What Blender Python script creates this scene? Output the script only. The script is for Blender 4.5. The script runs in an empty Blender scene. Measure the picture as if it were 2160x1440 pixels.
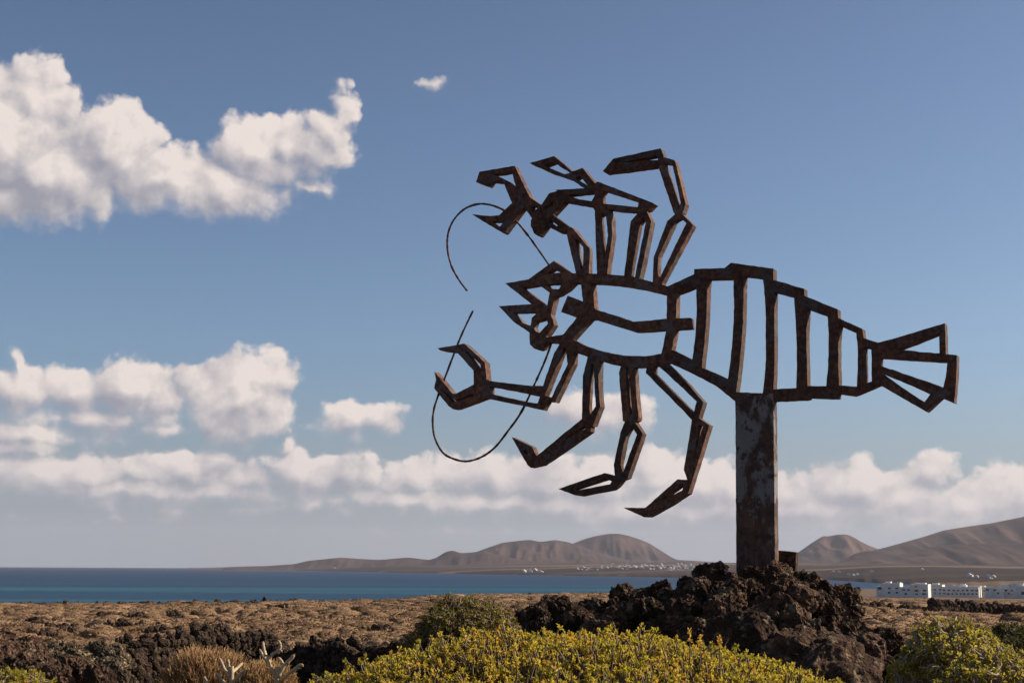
import bpy, bmesh, math, random
import numpy as np
from mathutils import Vector, Matrix
from mathutils.geometry import tessellate_polygon

SC = bpy.context.scene
COL = SC.collection
R = math.radians

# ------------------------------------------------------------------ camera
EYE = 1.7                      # eye height above the ground at the camera
F = 3000.0                     # focal length in photo pixels (50 mm on a 36 mm sensor)
W, H = 2160.0, 1440.0
PITCH = math.atan((1197.5 - 720.0) / F)
ROLL = R(0.30)
cam_d = bpy.data.cameras.new('camera')
cam = bpy.data.objects.new('camera', cam_d)
COL.objects.link(cam)
cam_d.sensor_width = 36.0
cam_d.lens = 36.0 * F / W
cam_d.clip_start = 0.1
cam_d.clip_end = 80000.0
CAMROT = Matrix.Rotation(math.pi / 2 + PITCH, 4, 'X') @ Matrix.Rotation(ROLL, 4, 'Z')
cam.matrix_world = Matrix.Translation((0, 0, EYE)) @ CAMROT
SC.camera = cam
CR = CAMROT.to_3x3()

def ray(px, py):
    return (CR @ Vector(((px - W / 2) / F, -(py - H / 2) / F, -1.0)))
def at_y(px, py, y):
    """point at forward distance y seen at that spot of the photo"""
    d = ray(px, py)
    return Vector((0, 0, EYE)) + d * (y / d.y)
def at_z(px, py, z):
    d = ray(px, py)
    return Vector((0, 0, EYE)) + d * ((z - EYE) / d.z)

# ------------------------------------------------------------------ sun, sky, exposure
SUN_AZ, SUN_EL = R(79), R(31)      # clockwise from the viewing direction
sdir = Vector((math.sin(SUN_AZ) * math.cos(SUN_EL), math.cos(SUN_AZ) * math.cos(SUN_EL), math.sin(SUN_EL)))
sun_d = bpy.data.lights.new('sun', 'SUN')
sun_d.energy = 5.0
sun_d.angle = R(0.53)
sun_d.color = (1.0, 0.86, 0.70)
sun = bpy.data.objects.new('sun', sun_d)
sun.rotation_euler = sdir.to_track_quat('Z', 'Y').to_euler()
sun.location = (30, 0, 40)
COL.objects.link(sun)

SC.view_settings.view_transform = 'Standard'
SC.view_settings.look = 'None'
SC.view_settings.exposure = 0.60
SC.view_settings.gamma = 1.0
SC.view_settings.use_curve_mapping = False
SC.render.engine = 'CYCLES'
SC.cycles.use_denoising = True
SC.cycles.max_bounces = 5
SC.cycles.diffuse_bounces = 3
SC.cycles.use_adaptive_sampling = True
SC.cycles.adaptive_threshold = 0.02
SC.cycles.transparent_max_bounces = 8
SC.cycles.volume_bounces = 0

world = bpy.data.worlds.new('World')
SC.world = world
world.use_nodes = True
NT = world.node_tree
NT.nodes.clear()

class G:
    """small helper for building node trees"""
    def __init__(s, nt): s.nt = nt
    def n(s, kind, **kw):
        nd = s.nt.nodes.new(kind)
        for k, v in kw.items(): setattr(nd, k, v)
        return nd
    def put(s, sock, v):
        if v is None: return
        if isinstance(v, bpy.types.NodeSocket): s.nt.links.new(v, sock)
        else: sock.default_value = v
    def math(s, op, a, b=None, c=None, clamp=False):
        nd = s.n('ShaderNodeMath', operation=op, use_clamp=clamp)
        for i, v in enumerate((a, b, c)): s.put(nd.inputs[i], v)
        return nd.outputs[0]
    def vmath(s, op, a, b=None, c=None):
        nd = s.n('ShaderNodeVectorMath', operation=op)
        for i, v in enumerate((a, b, c)): s.put(nd.inputs[i], v)
        return nd.outputs['Value'] if op in ('LENGTH', 'DOT_PRODUCT', 'DISTANCE') else nd.outputs['Vector']
    def maprange(s, v, a, b, c, d, smooth=False):
        nd = s.n('ShaderNodeMapRange', interpolation_type='SMOOTHSTEP' if smooth else 'LINEAR')
        for i, x in enumerate((v, a, b, c, d)): s.put(nd.inputs[i], x)
        return nd.outputs[0]
    def mix(s, f, a, b, blend='MIX'):
        nd = s.n('ShaderNodeMix', data_type='RGBA', blend_type=blend)
        s.put(nd.inputs[0], f)
        for i, v in ((6, a), (7, b)):
            if isinstance(v, tuple) and len(v) == 3: v = v + (1.0,)
            s.put(nd.inputs[i], v)
        return nd.outputs[2]
    def noise(s, vec, scale, detail=5, rough=0.55, dist=0.0, dim='3D', lac=2.0):
        nd = s.n('ShaderNodeTexNoise', noise_dimensions=dim)
        s.put(nd.inputs['Vector'], vec)
        nd.inputs['Scale'].default_value = scale
        nd.inputs['Detail'].default_value = detail
        nd.inputs['Roughness'].default_value = rough
        nd.inputs['Distortion'].default_value = dist
        nd.inputs['Lacunarity'].default_value = lac
        return nd.outputs['Fac']
    def ramp(s, f, stops):
        nd = s.n('ShaderNodeValToRGB')
        cr = nd.color_ramp
        while len(cr.elements) < len(stops): cr.elements.new(0.5)
        for e, (p, c) in zip(cr.elements, stops):
            e.position = p
            e.color = tuple(c) + (1.0,) if len(c) == 3 else c
        s.put(nd.inputs[0], f)
        return nd.outputs[0]

def azel(px, py):
    d = ray(px, py).normalized()
    return math.degrees(math.atan2(d.x, d.y)), math.degrees(math.asin(d.z))

# clouds of the sky in view: (centre px, centre py, half width, half height[, strength])
CLOUDS = [
 (65,225,88,88),(10,300,140,130),(90,370,170,95),(0,410,150,55),(235,320,105,85),(262,262,46,42),(330,375,130,60),
 (465,400,120,58),(540,325,88,70),(600,310,60,48),(650,320,80,46),(700,285,42,44),(720,250,24,42),(470,435,45,30),
 (650,390,50,26,.5),
 (908,176,46,16,.10),(950,190,24,8,-.05),(515,190,13,7,-.1),
 (40,770,17,24),(40,828,70,46),(150,832,80,44),(262,822,82,52),(335,845,60,55),(200,880,180,26),(340,905,60,16),
 (500,842,104,86),(408,808,36,36),(545,800,62,52),(562,850,52,58),
 (60,912,110,26),(40,945,90,22),(460,932,70,16,.35),(250,925,150,14,.25),
 (748,890,74,30),(788,882,34,28),(804,918,13,18,.3),(605,945,26,28,.5),
 (70,1000,130,38),(190,1000,90,36),(300,990,60,26),(395,996,92,36),(440,985,50,28),(525,1012,60,24),
 (640,1002,74,44),(735,1000,60,36),(772,992,34,32),(560,1025,80,20,.6),
 (880,1010,80,34),(960,1008,80,36),(1060,1010,100,42),(1150,1022,120,46),(1250,1020,100,42),(1385,1006,90,42),
 (1460,1030,120,48),(1560,1040,90,44),(1680,1042,80,40),(1790,1036,95,52),(1800,1002,44,28),(1900,1050,95,52),
 (1962,1002,46,34),(2040,1062,95,42),(2130,1052,80,58),(1370,990,60,44),(1170,1005,60,40),(2230,1060,120,52),(2075,1026,50,18,.5),(-90,1005,110,40),
 (1205,868,52,38),(1285,880,78,34),(1340,888,36,24),
 (1100,1072,330,20,.8),(1500,1084,420,22,.8),(1950,1095,330,24,.8),(150,1035,260,16,.8),
 (300,1030,430,24),(1050,1056,420,28),(1650,1072,520,34),(2150,1085,300,30),(520,1075,300,9,.5),(1250,1120,380,10,.45),(150,1095,240,8,.4),
 (-120,840,110,50),(-140,380,130,100),
]

def cloud_group(k, cl):
    """density of the clouds of one part of the sky"""
    ng = bpy.data.node_groups.new('cloud_density_%d' % k, 'ShaderNodeTree')
    ng.interface.new_socket('P', in_out='INPUT', socket_type='NodeSocketVector')
    ng.interface.new_socket('D', in_out='OUTPUT', socket_type='NodeSocketFloat')
    ng.interface.new_socket('A', in_out='OUTPUT', socket_type='NodeSocketFloat')
    g = G(ng)
    gi = g.n('NodeGroupInput'); go = g.n('NodeGroupOutput')
    P = gi.outputs[0]
    # warp the outline so that it billows
    wn = g.n('ShaderNodeTexNoise', noise_dimensions='2D')
    g.put(wn.inputs['Vector'], P)
    wn.inputs['Scale'].default_value = 0.8
    wn.inputs['Detail'].default_value = 3
    wv = g.vmath('SUBTRACT', wn.outputs['Color'], (0.5, 0.5, 0.5))
    Q = g.vmath('MULTIPLY_ADD', wv, (0.95, 0.65, 0.0), P)
    acc = None
    for c in cl:
        a, e = azel(c[0], c[1])
        ru, rv = c[2] * 0.0191 * 1.08, c[3] * 0.0191 * 1.10
        st = c[4] if len(c) > 4 else 1.0
        v = g.vmath('MULTIPLY_ADD', Q, (1 / ru, 1 / rv, 0), (-a / ru, -e / rv, 0))
        L = g.vmath('LENGTH', v)
        m = min(ru, rv)
        f = g.math('MULTIPLY_ADD', L, -m, m if st >= 1 else m - (1 - st) * 0.55)
        acc = f if acc is None else g.math('SMOOTH_MAX', acc, f, 0.12)
    n1 = g.noise(P, 0.70, 7, 0.47, 0.1, '2D')
    vo = g.n('ShaderNodeTexVoronoi', voronoi_dimensions='2D', feature='F1')
    g.put(vo.inputs['Vector'], Q)
    vo.inputs['Scale'].default_value = 1.0
    vo.inputs['Detail'].default_value = 2.6
    vo.inputs['Roughness'].default_value = 0.5
    b = g.math('SUBTRACT', 0.45, vo.outputs['Distance'])
    d = g.math('MULTIPLY_ADD', g.math('SUBTRACT', n1, 0.5), CL_N, g.math('ADD', acc, CL_B))
    d = g.math('MULTIPLY_ADD', b, CL_V, d)
    g.put(go.inputs[0], d)
    g.put(go.inputs[1], acc)
    return ng
CL_N, CL_B, CL_V = 1.10, 0.38, 0.34
SHADE = [(0.0, (3.3, 3.3, 3.9)), (0.35, (4.6, 4.4, 4.75)), (0.68, (6.4, 5.85, 5.8)), (1.0, (8.3, 7.4, 6.95))]

def build_world():
    g = G(NT)
    out = g.n('ShaderNodeOutputWorld')
    sky = g.n('ShaderNodeTexSky', sky_type='NISHITA')
    sky.sun_disc = False
    sky.sun_elevation = SUN_EL
    sky.sun_rotation = SUN_AZ
    sky.altitude = 20
    sky.air_density = 1.0
    sky.dust_density = 1.6
    sky.ozone_density = 2.0
    tc = g.n('ShaderNodeTexCoord')
    sep = g.n('ShaderNodeSeparateXYZ')
    g.put(sep.inputs[0], tc.outputs['Generated'])
    x, y, z = sep.outputs
    zc = g.math('MAXIMUM', z, 0.004)      # the air at the horizon goes on just below it
    cmb = g.n('ShaderNodeCombineXYZ')
    g.put(cmb.inputs[0], x); g.put(cmb.inputs[1], y); g.put(cmb.inputs[2], zc)
    g.put(sky.inputs[0], cmb.outputs[0])
    az = g.math('MULTIPLY', g.math('ARCTAN2', x, y), 180 / math.pi)
    el = g.math('MULTIPLY', g.math('ARCSINE', z), 180 / math.pi)
    P = g.n('ShaderNodeCombineXYZ')
    g.put(P.inputs[0], az); g.put(P.inputs[1], el)
    P = P.outputs[0]
    # clear air, toned, with the pale veil low over the sea
    hs = g.n('ShaderNodeHueSaturation')
    hs.inputs['Saturation'].default_value = SKY_SAT
    g.put(hs.inputs['Color'], sky.outputs[0])
    clear = g.mix(1.0, hs.outputs[0], SKY_TINT, 'MULTIPLY')
    deep = g.math('MULTIPLY', g.maprange(el, 9, 24, 1.04, 0.86), g.maprange(el, 24, 80, 1.0, 0.9))
    dcol = g.n('ShaderNodeCombineColor')
    for k in range(3): g.put(dcol.inputs[k], deep)
    clear = g.mix(1.0, clear, dcol.outputs[0], 'MULTIPLY')
    veil = g.maprange(el, 0.0, 8.0, 0.8, 0.0, True)
    clear = g.mix(veil, clear, (3.50, 3.82, 4.42))
    def background(col):
        bg = g.n('ShaderNodeBackground')
        bg.inputs['Strength'].default_value = 0.066
        g.put(bg.inputs['Color'], col)
        return bg.outputs[0]
    def pick(cond, a, b):
        m = g.n('ShaderNodeMixShader')
        g.put(m.inputs[0], cond); g.nt.links.new(a, m.inputs[1]); g.nt.links.new(b, m.inputs[2])
        return m.outputs[0]
    # the same kind of weather all round: a bank near the horizon and scattered cumulus
    def weather():
        side = g.maprange(g.math('ABSOLUTE', az), 22, 27, 0, 1, True)
        gn = g.noise(tc.outputs['Generated'], 7.0, 6, 0.58, 0.2)
        gn2 = g.noise(g.vmath('ADD', tc.outputs['Generated'], (0.012, 0.004, 0.012)), 7.0, 4, 0.58, 0.2)
        bank = g.maprange(g.math('ABSOLUTE', g.math('SUBTRACT', el, 4.0)), 0.0, 3.2, 0.22, 0.0, True)
        scat = g.maprange(el, 5, 40, 0.0, -0.09)
        gd = g.math('ADD', g.math('SUBTRACT', gn, 0.56), g.math('ADD', bank, scat))
        ga = g.math('MULTIPLY', g.math('MULTIPLY', g.maprange(gd, 0.0, 0.12, 0, 1, True), side), g.maprange(el, 0.3, 2.5, 0, 1, True))
        gl = g.math('MULTIPLY_ADD', g.math('SUBTRACT', gn, gn2), 5.0, 0.6, True)
        return background(g.mix(ga, clear, g.ramp(gl, SHADE)))
    def clouds(k, cl):
        ng = cloud_group(k, cl)
        def dens(p):
            nd = g.n('ShaderNodeGroup'); nd.node_tree = ng
            g.put(nd.inputs[0], p)
            return nd.outputs[0], nd.outputs[1]
        d0, a0 = dens(P)
        d1, a1 = dens(g.vmath('ADD', P, (0.26, 0.40, 0)))
        macro = g.math('SUBTRACT', a0, a1)
        fine = g.math('SUBTRACT', g.math('SUBTRACT', d0, d1), macro)
        lit = g.math('ADD', g.math('MULTIPLY', macro, 0.95), g.math('MULTIPLY', fine, 0.62))
        soft = g.noise(P, 0.42, 2, 0.5, 0.0, '2D')
        lit = g.math('MULTIPLY_ADD', g.math('SUBTRACT', soft, 0.5), 1.1, lit)
        thick = g.maprange(d0, 0.1, 1.4, 0.0, 1.0)
        L = g.math('ADD', g.math('SUBTRACT', 0.60, g.math('MULTIPLY', thick, 0.06)), lit, None, True)
        alpha = g.maprange(d0, -0.05, g.maprange(macro, -0.25, 0.32, 0.95, 0.30), 0.0, 1.0, True)
        alpha = g.math('MULTIPLY', alpha, g.maprange(el, 0.8, 2.0, 0.0, 1.0, True))
        alpha = g.math('MULTIPLY', alpha, g.maprange(g.math('ABSOLUTE', az), 22, 26, 1, 0, True))
        ccol = g.mix(g.maprange(el, 1.0, 7.0, 0.22, 0.0, True), g.ramp(L, SHADE), (4.6, 4.6, 4.95))
        return background(g.mix(alpha, clear, ccol))
    # parts of the sky, so that each direction only weighs the clouds near it
    split = azel(1080, 640)[1]
    def inside(a0, a1, e0, e1, m=2.2):
        r = []
        for c in CLOUDS:
            a, e = azel(c[0], c[1]); ru, rv = c[2] * .0191 + m, c[3] * .0191 + m * .7
            if a + ru > a0 and a - ru < a1 and e + rv > e0 and e - rv < e1: r.append(c)
        return r
    plain = background(clear)
    up = [(-99, -10.5), (-10.5, -5.2), (-5.2, 0)]
    low = [(-99, -14.5), (-14.5, -9.5), (-9.5, -3.5), (-3.5, 1.5), (1.5, 7), (7, 12.5), (12.5, 99)]
    upper = plain
    for k, (a0, a1) in reversed(list(enumerate(up))):
        upper = pick(g.math('LESS_THAN', az, a1), upper, clouds(k, inside(a0, a1, split, 90)))
    lower = None
    for k, (a0, a1) in reversed(list(enumerate(low))):
        c_ = clouds(10 + k, inside(a0, a1, -5, split))
        lower = c_ if lower is None else pick(g.math('LESS_THAN', az, a1), lower, c_)
    view = pick(g.math('LESS_THAN', el, split), upper, lower)
    wide = g.math('GREATER_THAN', g.math('MAXIMUM', g.math('ABSOLUTE', az), g.math('MULTIPLY', g.math('SUBTRACT', el, 22.5), 100)), 27)
    sh = pick(wide, view, weather())
    NT.links.new(sh, out.inputs[0])
SKY_SAT, SKY_TINT = 0.90, (0.735, 0.86, 1.015)
build_world()
world.cycles.sampling_method = 'MANUAL'
world.cycles.sample_map_resolution = 512

# ------------------------------------------------------------------ numeric noise
def _hash(ix, iy, iz, seed):
    h = (ix * 374761393 + iy * 668265263 + iz * 2147483647 + seed * 1274126177) & 0xFFFFFFFF
    h = ((h ^ (h >> 13)) * 1274126177) & 0xFFFFFFFF
    h = ((h ^ (h >> 16)) * 2246822519) & 0xFFFFFFFF
    return ((h ^ (h >> 15)) & 0xFFFFFF) / float(0xFFFFFF)
def vnoise(P, seed=0):
    P = np.asarray(P, dtype=np.float64)
    I = np.floor(P).astype(np.int64); Fp = P - I
    U = Fp * Fp * Fp * (Fp * (Fp * 6 - 15) + 10)
    r = 0
    for dx in (0, 1):
        for dy in (0, 1):
            for dz in (0, 1):
                w = (U[:, 0] if dx else 1 - U[:, 0]) * (U[:, 1] if dy else 1 - U[:, 1]) * (U[:, 2] if dz else 1 - U[:, 2])
                r = r + w * _hash(I[:, 0] + dx, I[:, 1] + dy, I[:, 2] + dz, seed)
    return r * 2 - 1
def fbm(P, octv=4, seed=0, gain=0.5, lac=2.03):
    P = np.asarray(P, dtype=np.float64)
    a, s, t = 1.0, 0.0, 0.0
    for k in range(octv):
        s = s + a * vnoise(P * (lac ** k) + 17.3 * k, seed + k); t += a; a *= gain
    return s / t
def ridged(P, octv=3, seed=0):
    s, a, t = 0.0, 1.0, 0.0
    for k in range(octv):
        s = s + a * (1 - np.abs(vnoise(P * 2.1 ** k + 9.1 * k, seed + k))); t += a; a *= 0.5
    return s / t
def fbm2(x, y, scale, octv=4, seed=0):
    P = np.stack([np.asarray(x, float) * scale, np.asarray(y, float) * scale, np.full(np.shape(x), 0.37 + seed)], -1)
    return fbm(P.reshape(-1, 3), octv, seed).reshape(np.shape(x))

# ------------------------------------------------------------------ objects
def tag(o, label=None, cat=None, group=None, kind=None):
    if label: o['label'] = label
    if cat: o['category'] = cat
    if group: o['group'] = group
    if kind: o['kind'] = kind
    return o
def empty(name, loc=(0, 0, 0)):
    o = bpy.data.objects.new(name, None)
    o.location = loc
    o.empty_display_size = 0.2
    COL.objects.link(o)
    return o
def link(name, me, parent=None, mats=()):
    for m in mats: me.materials.append(m)
    o = bpy.data.objects.new(name, me)
    COL.objects.link(o)
    if parent is not None:
        o.parent = parent
        o.matrix_parent_inverse = Matrix.Translation(parent.location).inverted()
    return o
def mesh_np(name, V, Fq, mat_idx=None, smooth=False):
    """Fq: list of int arrays (n,3) or (n,4)"""
    me = bpy.data.meshes.new(name)
    V = np.asarray(V, dtype=np.float32)
    if not isinstance(Fq, (list, tuple)): Fq = [Fq]
    Fq = [np.asarray(f, dtype=np.int32) for f in Fq if len(f)]
    me.vertices.add(len(V)); me.vertices.foreach_set('co', V.ravel())
    loops = np.concatenate([f.ravel() for f in Fq])
    sizes = np.concatenate([np.full(len(f), f.shape[1], np.int32) for f in Fq])
    starts = np.concatenate([[0], np.cumsum(sizes)[:-1]]).astype(np.int32)
    me.loops.add(len(loops)); me.loops.foreach_set('vertex_index', loops)
    me.polygons.add(len(sizes)); me.polygons.foreach_set('loop_start', starts)
    if mat_idx is not None: me.polygons.foreach_set('material_index', np.asarray(mat_idx, np.int32))
    me.polygons.foreach_set('use_smooth', np.full(len(sizes), bool(smooth)))
    me.update(calc_edges=True)
    me.validate()
    return me
def vattr(me, name, vals):
    a = me.attributes.new(name, 'FLOAT', 'POINT')
    a.data.foreach_set('value', np.asarray(vals, np.float32))

class MB:
    """collects vertices, faces and a tint per vertex"""
    def __init__(s): s.V = []; s.T3 = []; s.T4 = []; s.t = []; s.n = 0
    def add(s, V, tri=None, quad=None, tint=0.5):
        V = np.asarray(V, float)
        if tri is not None and len(tri): s.T3.append(np.asarray(tri) + s.n)
        if quad is not None and len(quad): s.T4.append(np.asarray(quad) + s.n)
        s.t.append(np.broadcast_to(np.asarray(tint, float), (len(V),)).copy())
        s.V.append(V); s.n += len(V)
    def build(s, name, mats, parent=None, smooth=False):
        fs = []
        if s.T3: fs.append(np.concatenate(s.T3))
        if s.T4: fs.append(np.concatenate(s.T4))
        me = mesh_np(name, np.concatenate(s.V), fs, smooth=smooth)
        vattr(me, 'tint', np.concatenate(s.t))
        return link(name, me, parent, mats if isinstance(mats, (list, tuple)) else [mats])

def frames(D):
    D = D / np.maximum(np.linalg.norm(D, axis=1, keepdims=True), 1e-9)
    A = np.where(np.abs(D[:, 2:3]) > 0.9, np.array([[1.0, 0, 0]]), np.array([[0, 0, 1.0]]))
    X = np.cross(A, D); X /= np.maximum(np.linalg.norm(X, axis=1, keepdims=True), 1e-9)
    return D, X, np.cross(D, X)
def prisms(mb, P0, P1, r0, r1, n=5, tint=0.5):
    """many tapered sticks at once"""
    P0 = np.asarray(P0, float); P1 = np.asarray(P1, float); N = len(P0)
    r0 = np.broadcast_to(np.asarray(r0, float), (N,)); r1 = np.broadcast_to(np.asarray(r1, float), (N,))
    D, X, Y = frames(P1 - P0)
    a = np.arange(n) * 2 * math.pi / n
    ring = np.cos(a)[None, :, None] * X[:, None] + np.sin(a)[None, :, None] * Y[:, None]
    V = np.concatenate([P0[:, None] + ring * r0[:, None, None], P1[:, None] + ring * r1[:, None, None]], 1)
    k = np.arange(n); k2 = (k + 1) % n
    q = np.stack([k, k2, k2 + n, k + n], -1)[None] + (np.arange(N) * 2 * n)[:, None, None]
    t = np.repeat(np.broadcast_to(np.asarray(tint, float), (N,)), 2 * n)
    mb.add(V.reshape(-1, 3), quad=q.reshape(-1, 4), tint=t)
def leaves(mb, B, D, L, Wd, rng, tint, cup=0.25):
    """many folded diamond leaves: base B, direction D"""
    D, X, Y = frames(D)
    N = len(B)
    ph = rng.uniform(0, 2 * math.pi, N)[:, None]
    X, Y = X * np.cos(ph) + Y * np.sin(ph), -X * np.sin(ph) + Y * np.cos(ph)
    L = np.broadcast_to(L, (N,))[:, None]; Wd = np.broadcast_to(Wd, (N,))[:, None]
    mid = B + D * L * 0.62
    V = np.stack([B, mid + X * Wd * 0.5 + Y * Wd * cup, B + D * L, mid - X * Wd * 0.5 + Y * Wd * cup], 1).reshape(-1, 3)
    i = (np.arange(N) * 4)[:, None]
    tri = np.concatenate([i + np.array([[0, 1, 2]]), i + np.array([[0, 2, 3]])])
    mb.add(V, tri=tri, tint=np.repeat(np.broadcast_to(tint, (N,)), 4))
def unit(rng, n):
    v = rng.normal(size=(n, 3))
    return v / np.linalg.norm(v, axis=1, keepdims=True)

# ------------------------------------------------------------------ materials
def mat_new(name):
    m = bpy.data.materials.new(name)
    m.use_nodes = True
    m.node_tree.nodes.clear()
    g = G(m.node_tree)
    out = g.n('ShaderNodeOutputMaterial')
    return m, g, out
def bsdf(g, out, col, rough=0.9, spec=0.2, bump=None, bstr=0.5, bdist=0.02, metal=0.0):
    b = g.n('ShaderNodeBsdfPrincipled')
    if isinstance(col, tuple) and len(col) == 3: col = col + (1.0,)
    g.put(b.inputs['Base Color'], col)
    g.put(b.inputs['Roughness'], rough)
    b.inputs['Specular IOR Level'].default_value = spec
    b.inputs['Metallic'].default_value = metal
    if bump is not None:
        bp = g.n('ShaderNodeBump')
        bp.inputs['Strength'].default_value = bstr
        bp.inputs['Distance'].default_value = bdist
        g.put(bp.inputs['Height'], bump)
        g.put(b.inputs['Normal'], bp.outputs[0])
    g.nt.links.new(b.outputs[0], out.inputs[0])
    return b
def pos(g):
    return g.n('ShaderNodeNewGeometry').outputs['Position']
def attr(g, name='tint'):
    return g.n('ShaderNodeAttribute', attribute_name=name).outputs['Fac']
def obj_rand(g):
    return g.n('ShaderNodeObjectInfo').outputs['Random']

def m_rust():
    m, g, out = mat_new('rusted_steel')
    p = pos(g)
    n1 = g.noise(p, 3.2, 6, 0.62, 0.3)
    n2 = g.noise(p, 19.0, 5, 0.6)
    n3 = g.noise(p, 70.0, 3, 0.6)
    rust = g.ramp(g.math('ADD', g.math('MULTIPLY', n2, 0.7), g.math('MULTIPLY', n3, 0.3)),
                  [(0.30, (0.027, 0.013, 0.010)), (0.48, (0.076, 0.037, 0.025)), (0.60, (0.135, 0.068, 0.044)), (0.75, (0.23, 0.13, 0.082))])
    grey = g.mix(n2, (0.060, 0.056, 0.055), (0.115, 0.105, 0.10))
    f = g.maprange(g.math('ADD', n1, g.math('MULTIPLY', n2, 0.25)), 0.63, 0.75, 0, 0.8, True)
    rust = g.mix(g.maprange(g.noise(p, 6.5, 4, 0.6), 0.55, 0.68, 0, 0.55, True), rust, (0.215, 0.098, 0.045))
    col = g.mix(f, rust, grey)
    rnd = g.maprange(obj_rand(g), 0, 1, 0.70, 1.20)
    bc = g.n('ShaderNodeCombineColor')
    for k in range(3): g.put(bc.inputs[k], rnd)
    col = g.mix(1.0, col, bc.outputs[0], 'MULTIPLY')
    h = g.math('ADD', g.math('MULTIPLY', n2, 1.0), g.math('MULTIPLY', n3, 0.6))
    bsdf(g, out, col, 0.82, 0.25, h, 0.5, 0.010)
    return m
def m_post():
    m, g, out = mat_new('flaking_painted_steel')
    p = pos(g)
    st = g.vmath('MULTIPLY', p, (1.0, 1.0, 0.55))
    n1 = g.noise(st, 3.4, 7, 0.70, 0.4)
    n2 = g.noise(st, 9.0, 6, 0.62, 0.2)
    n3 = g.noise(p, 60.0, 3, 0.6)
    rust = g.ramp(n2, [(0.30, (0.028, 0.016, 0.013)), (0.50, (0.072, 0.039, 0.028)), (0.70, (0.15, 0.082, 0.055))])
    paint = g.mix(n2, (0.115, 0.110, 0.107), (0.195, 0.186, 0.178))
    sp = g.n('ShaderNodeSeparateXYZ'); g.put(sp.inputs[0], p)
    low = g.maprange(sp.outputs[2], 1.7, 2.5, 0.20, 0.0)
    f = g.math('ADD', g.math('ADD', g.math('MULTIPLY', n1, 0.75), g.math('MULTIPLY', n2, 0.35)), g.math('MULTIPLY', n3, 0.08))
    f = g.maprange(g.math('SUBTRACT', f, low), 0.535, 0.61, 0, 1, True)
    col = g.mix(f, rust, paint)
    spots = g.maprange(g.noise(p, 13.0, 4, 0.6), 0.56, 0.62, 0, 1, True)
    col = g.mix(g.math('MULTIPLY', spots, 0.85), col, (0.035, 0.020, 0.017))
    h = g.math('ADD', g.math('MULTIPLY', f, 0.5), g.math('MULTIPLY', n3, 0.5))
    bsdf(g, out, col, 0.75, 0.3, h, 0.6, 0.006)
    return m
def m_lava(name, c0, c1, c2, lich=(0.17, 0.135, 0.085), lf=0.25, sc=1.0):
    m, g, out = mat_new(name)
    oi = g.n('ShaderNodeObjectInfo')
    p = pos(g)
    n1 = g.noise(p, 5.0 * sc, 6, 0.65, 0.2)
    n2 = g.noise(p, 26.0 * sc, 5, 0.65)
    n3 = g.noise(p, 90.0 * sc, 3, 0.6)
    vo = g.n('ShaderNodeTexVoronoi', feature='F1'); g.put(vo.inputs['Vector'], p); vo.inputs['Scale'].default_value = 38.0 * sc
    t = g.math('ADD', g.math('MULTIPLY', n1, 0.6), g.math('MULTIPLY', n2, 0.4))
    col = g.ramp(t, [(0.34, c0), (0.50, c1), (0.64, c2)])
    rnd = g.maprange(oi.outputs['Random'], 0, 1, 0.70, 1.30)
    bc = g.n('ShaderNodeCombineColor')
    for i in range(3): g.put(bc.inputs[i], rnd)
    col = g.mix(1.0, col, bc.outputs[0], 'MULTIPLY')
    lk = g.noise(p, 8.5 * sc, 5, 0.6)
    lk = g.maprange(g.math('ADD', lk, g.math('MULTIPLY', n2, 0.3)), 0.70, 0.80, 0, 1, True)
    col = g.mix(g.math('MULTIPLY', lk, lf), col, lich)
    h = g.math('ADD', g.math('ADD', g.math('MULTIPLY', n2, 1.0), g.math('MULTIPLY', n3, 0.5)), g.math('MULTIPLY', vo.outputs['Distance'], 0.7))
    bsdf(g, out, col, 0.95, 0.12, h, 0.9, 0.035 / sc)
    return m
def m_tint(name, stops, rough=0.8, trans=0.0, spec=0.2, jitter=0.0, jscale=1.0, bump=0.0):
    m, g, out = mat_new(name)
    f = attr(g)
    if jitter:
        f = g.math('ADD', f, g.math('MULTIPLY', g.math('SUBTRACT', g.noise(pos(g), jscale, 4), 0.5), jitter))
    col = g.ramp(f, stops)
    b = bsdf(g, out, col, rough, spec, g.noise(pos(g), jscale * 1.6, 4, 0.65) if bump else None, 1.0, bump)
    if trans:
        tr = g.n('ShaderNodeBsdfTranslucent')
        g.put(tr.inputs[0], col)
        mx = g.n('ShaderNodeMixShader')
        mx.inputs[0].default_value = trans
        g.nt.links.new(b.outputs[0], mx.inputs[1]); g.nt.links.new(tr.outputs[0], mx.inputs[2])
        g.nt.links.new(mx.outputs[0], out.inputs[0])
    return m
def m_plain(name, c0, c1, scale, rough=0.9, spec=0.15, bstr=0.0):
    m, g, out = mat_new(name)
    p = pos(g)
    n = g.noise(p, scale, 6, 0.6)
    col = g.ramp(n, [(0.32, c0), (0.68, c1)])
    bsdf(g, out, col, rough, spec, n if bstr else None, bstr, 0.05)
    return m

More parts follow.
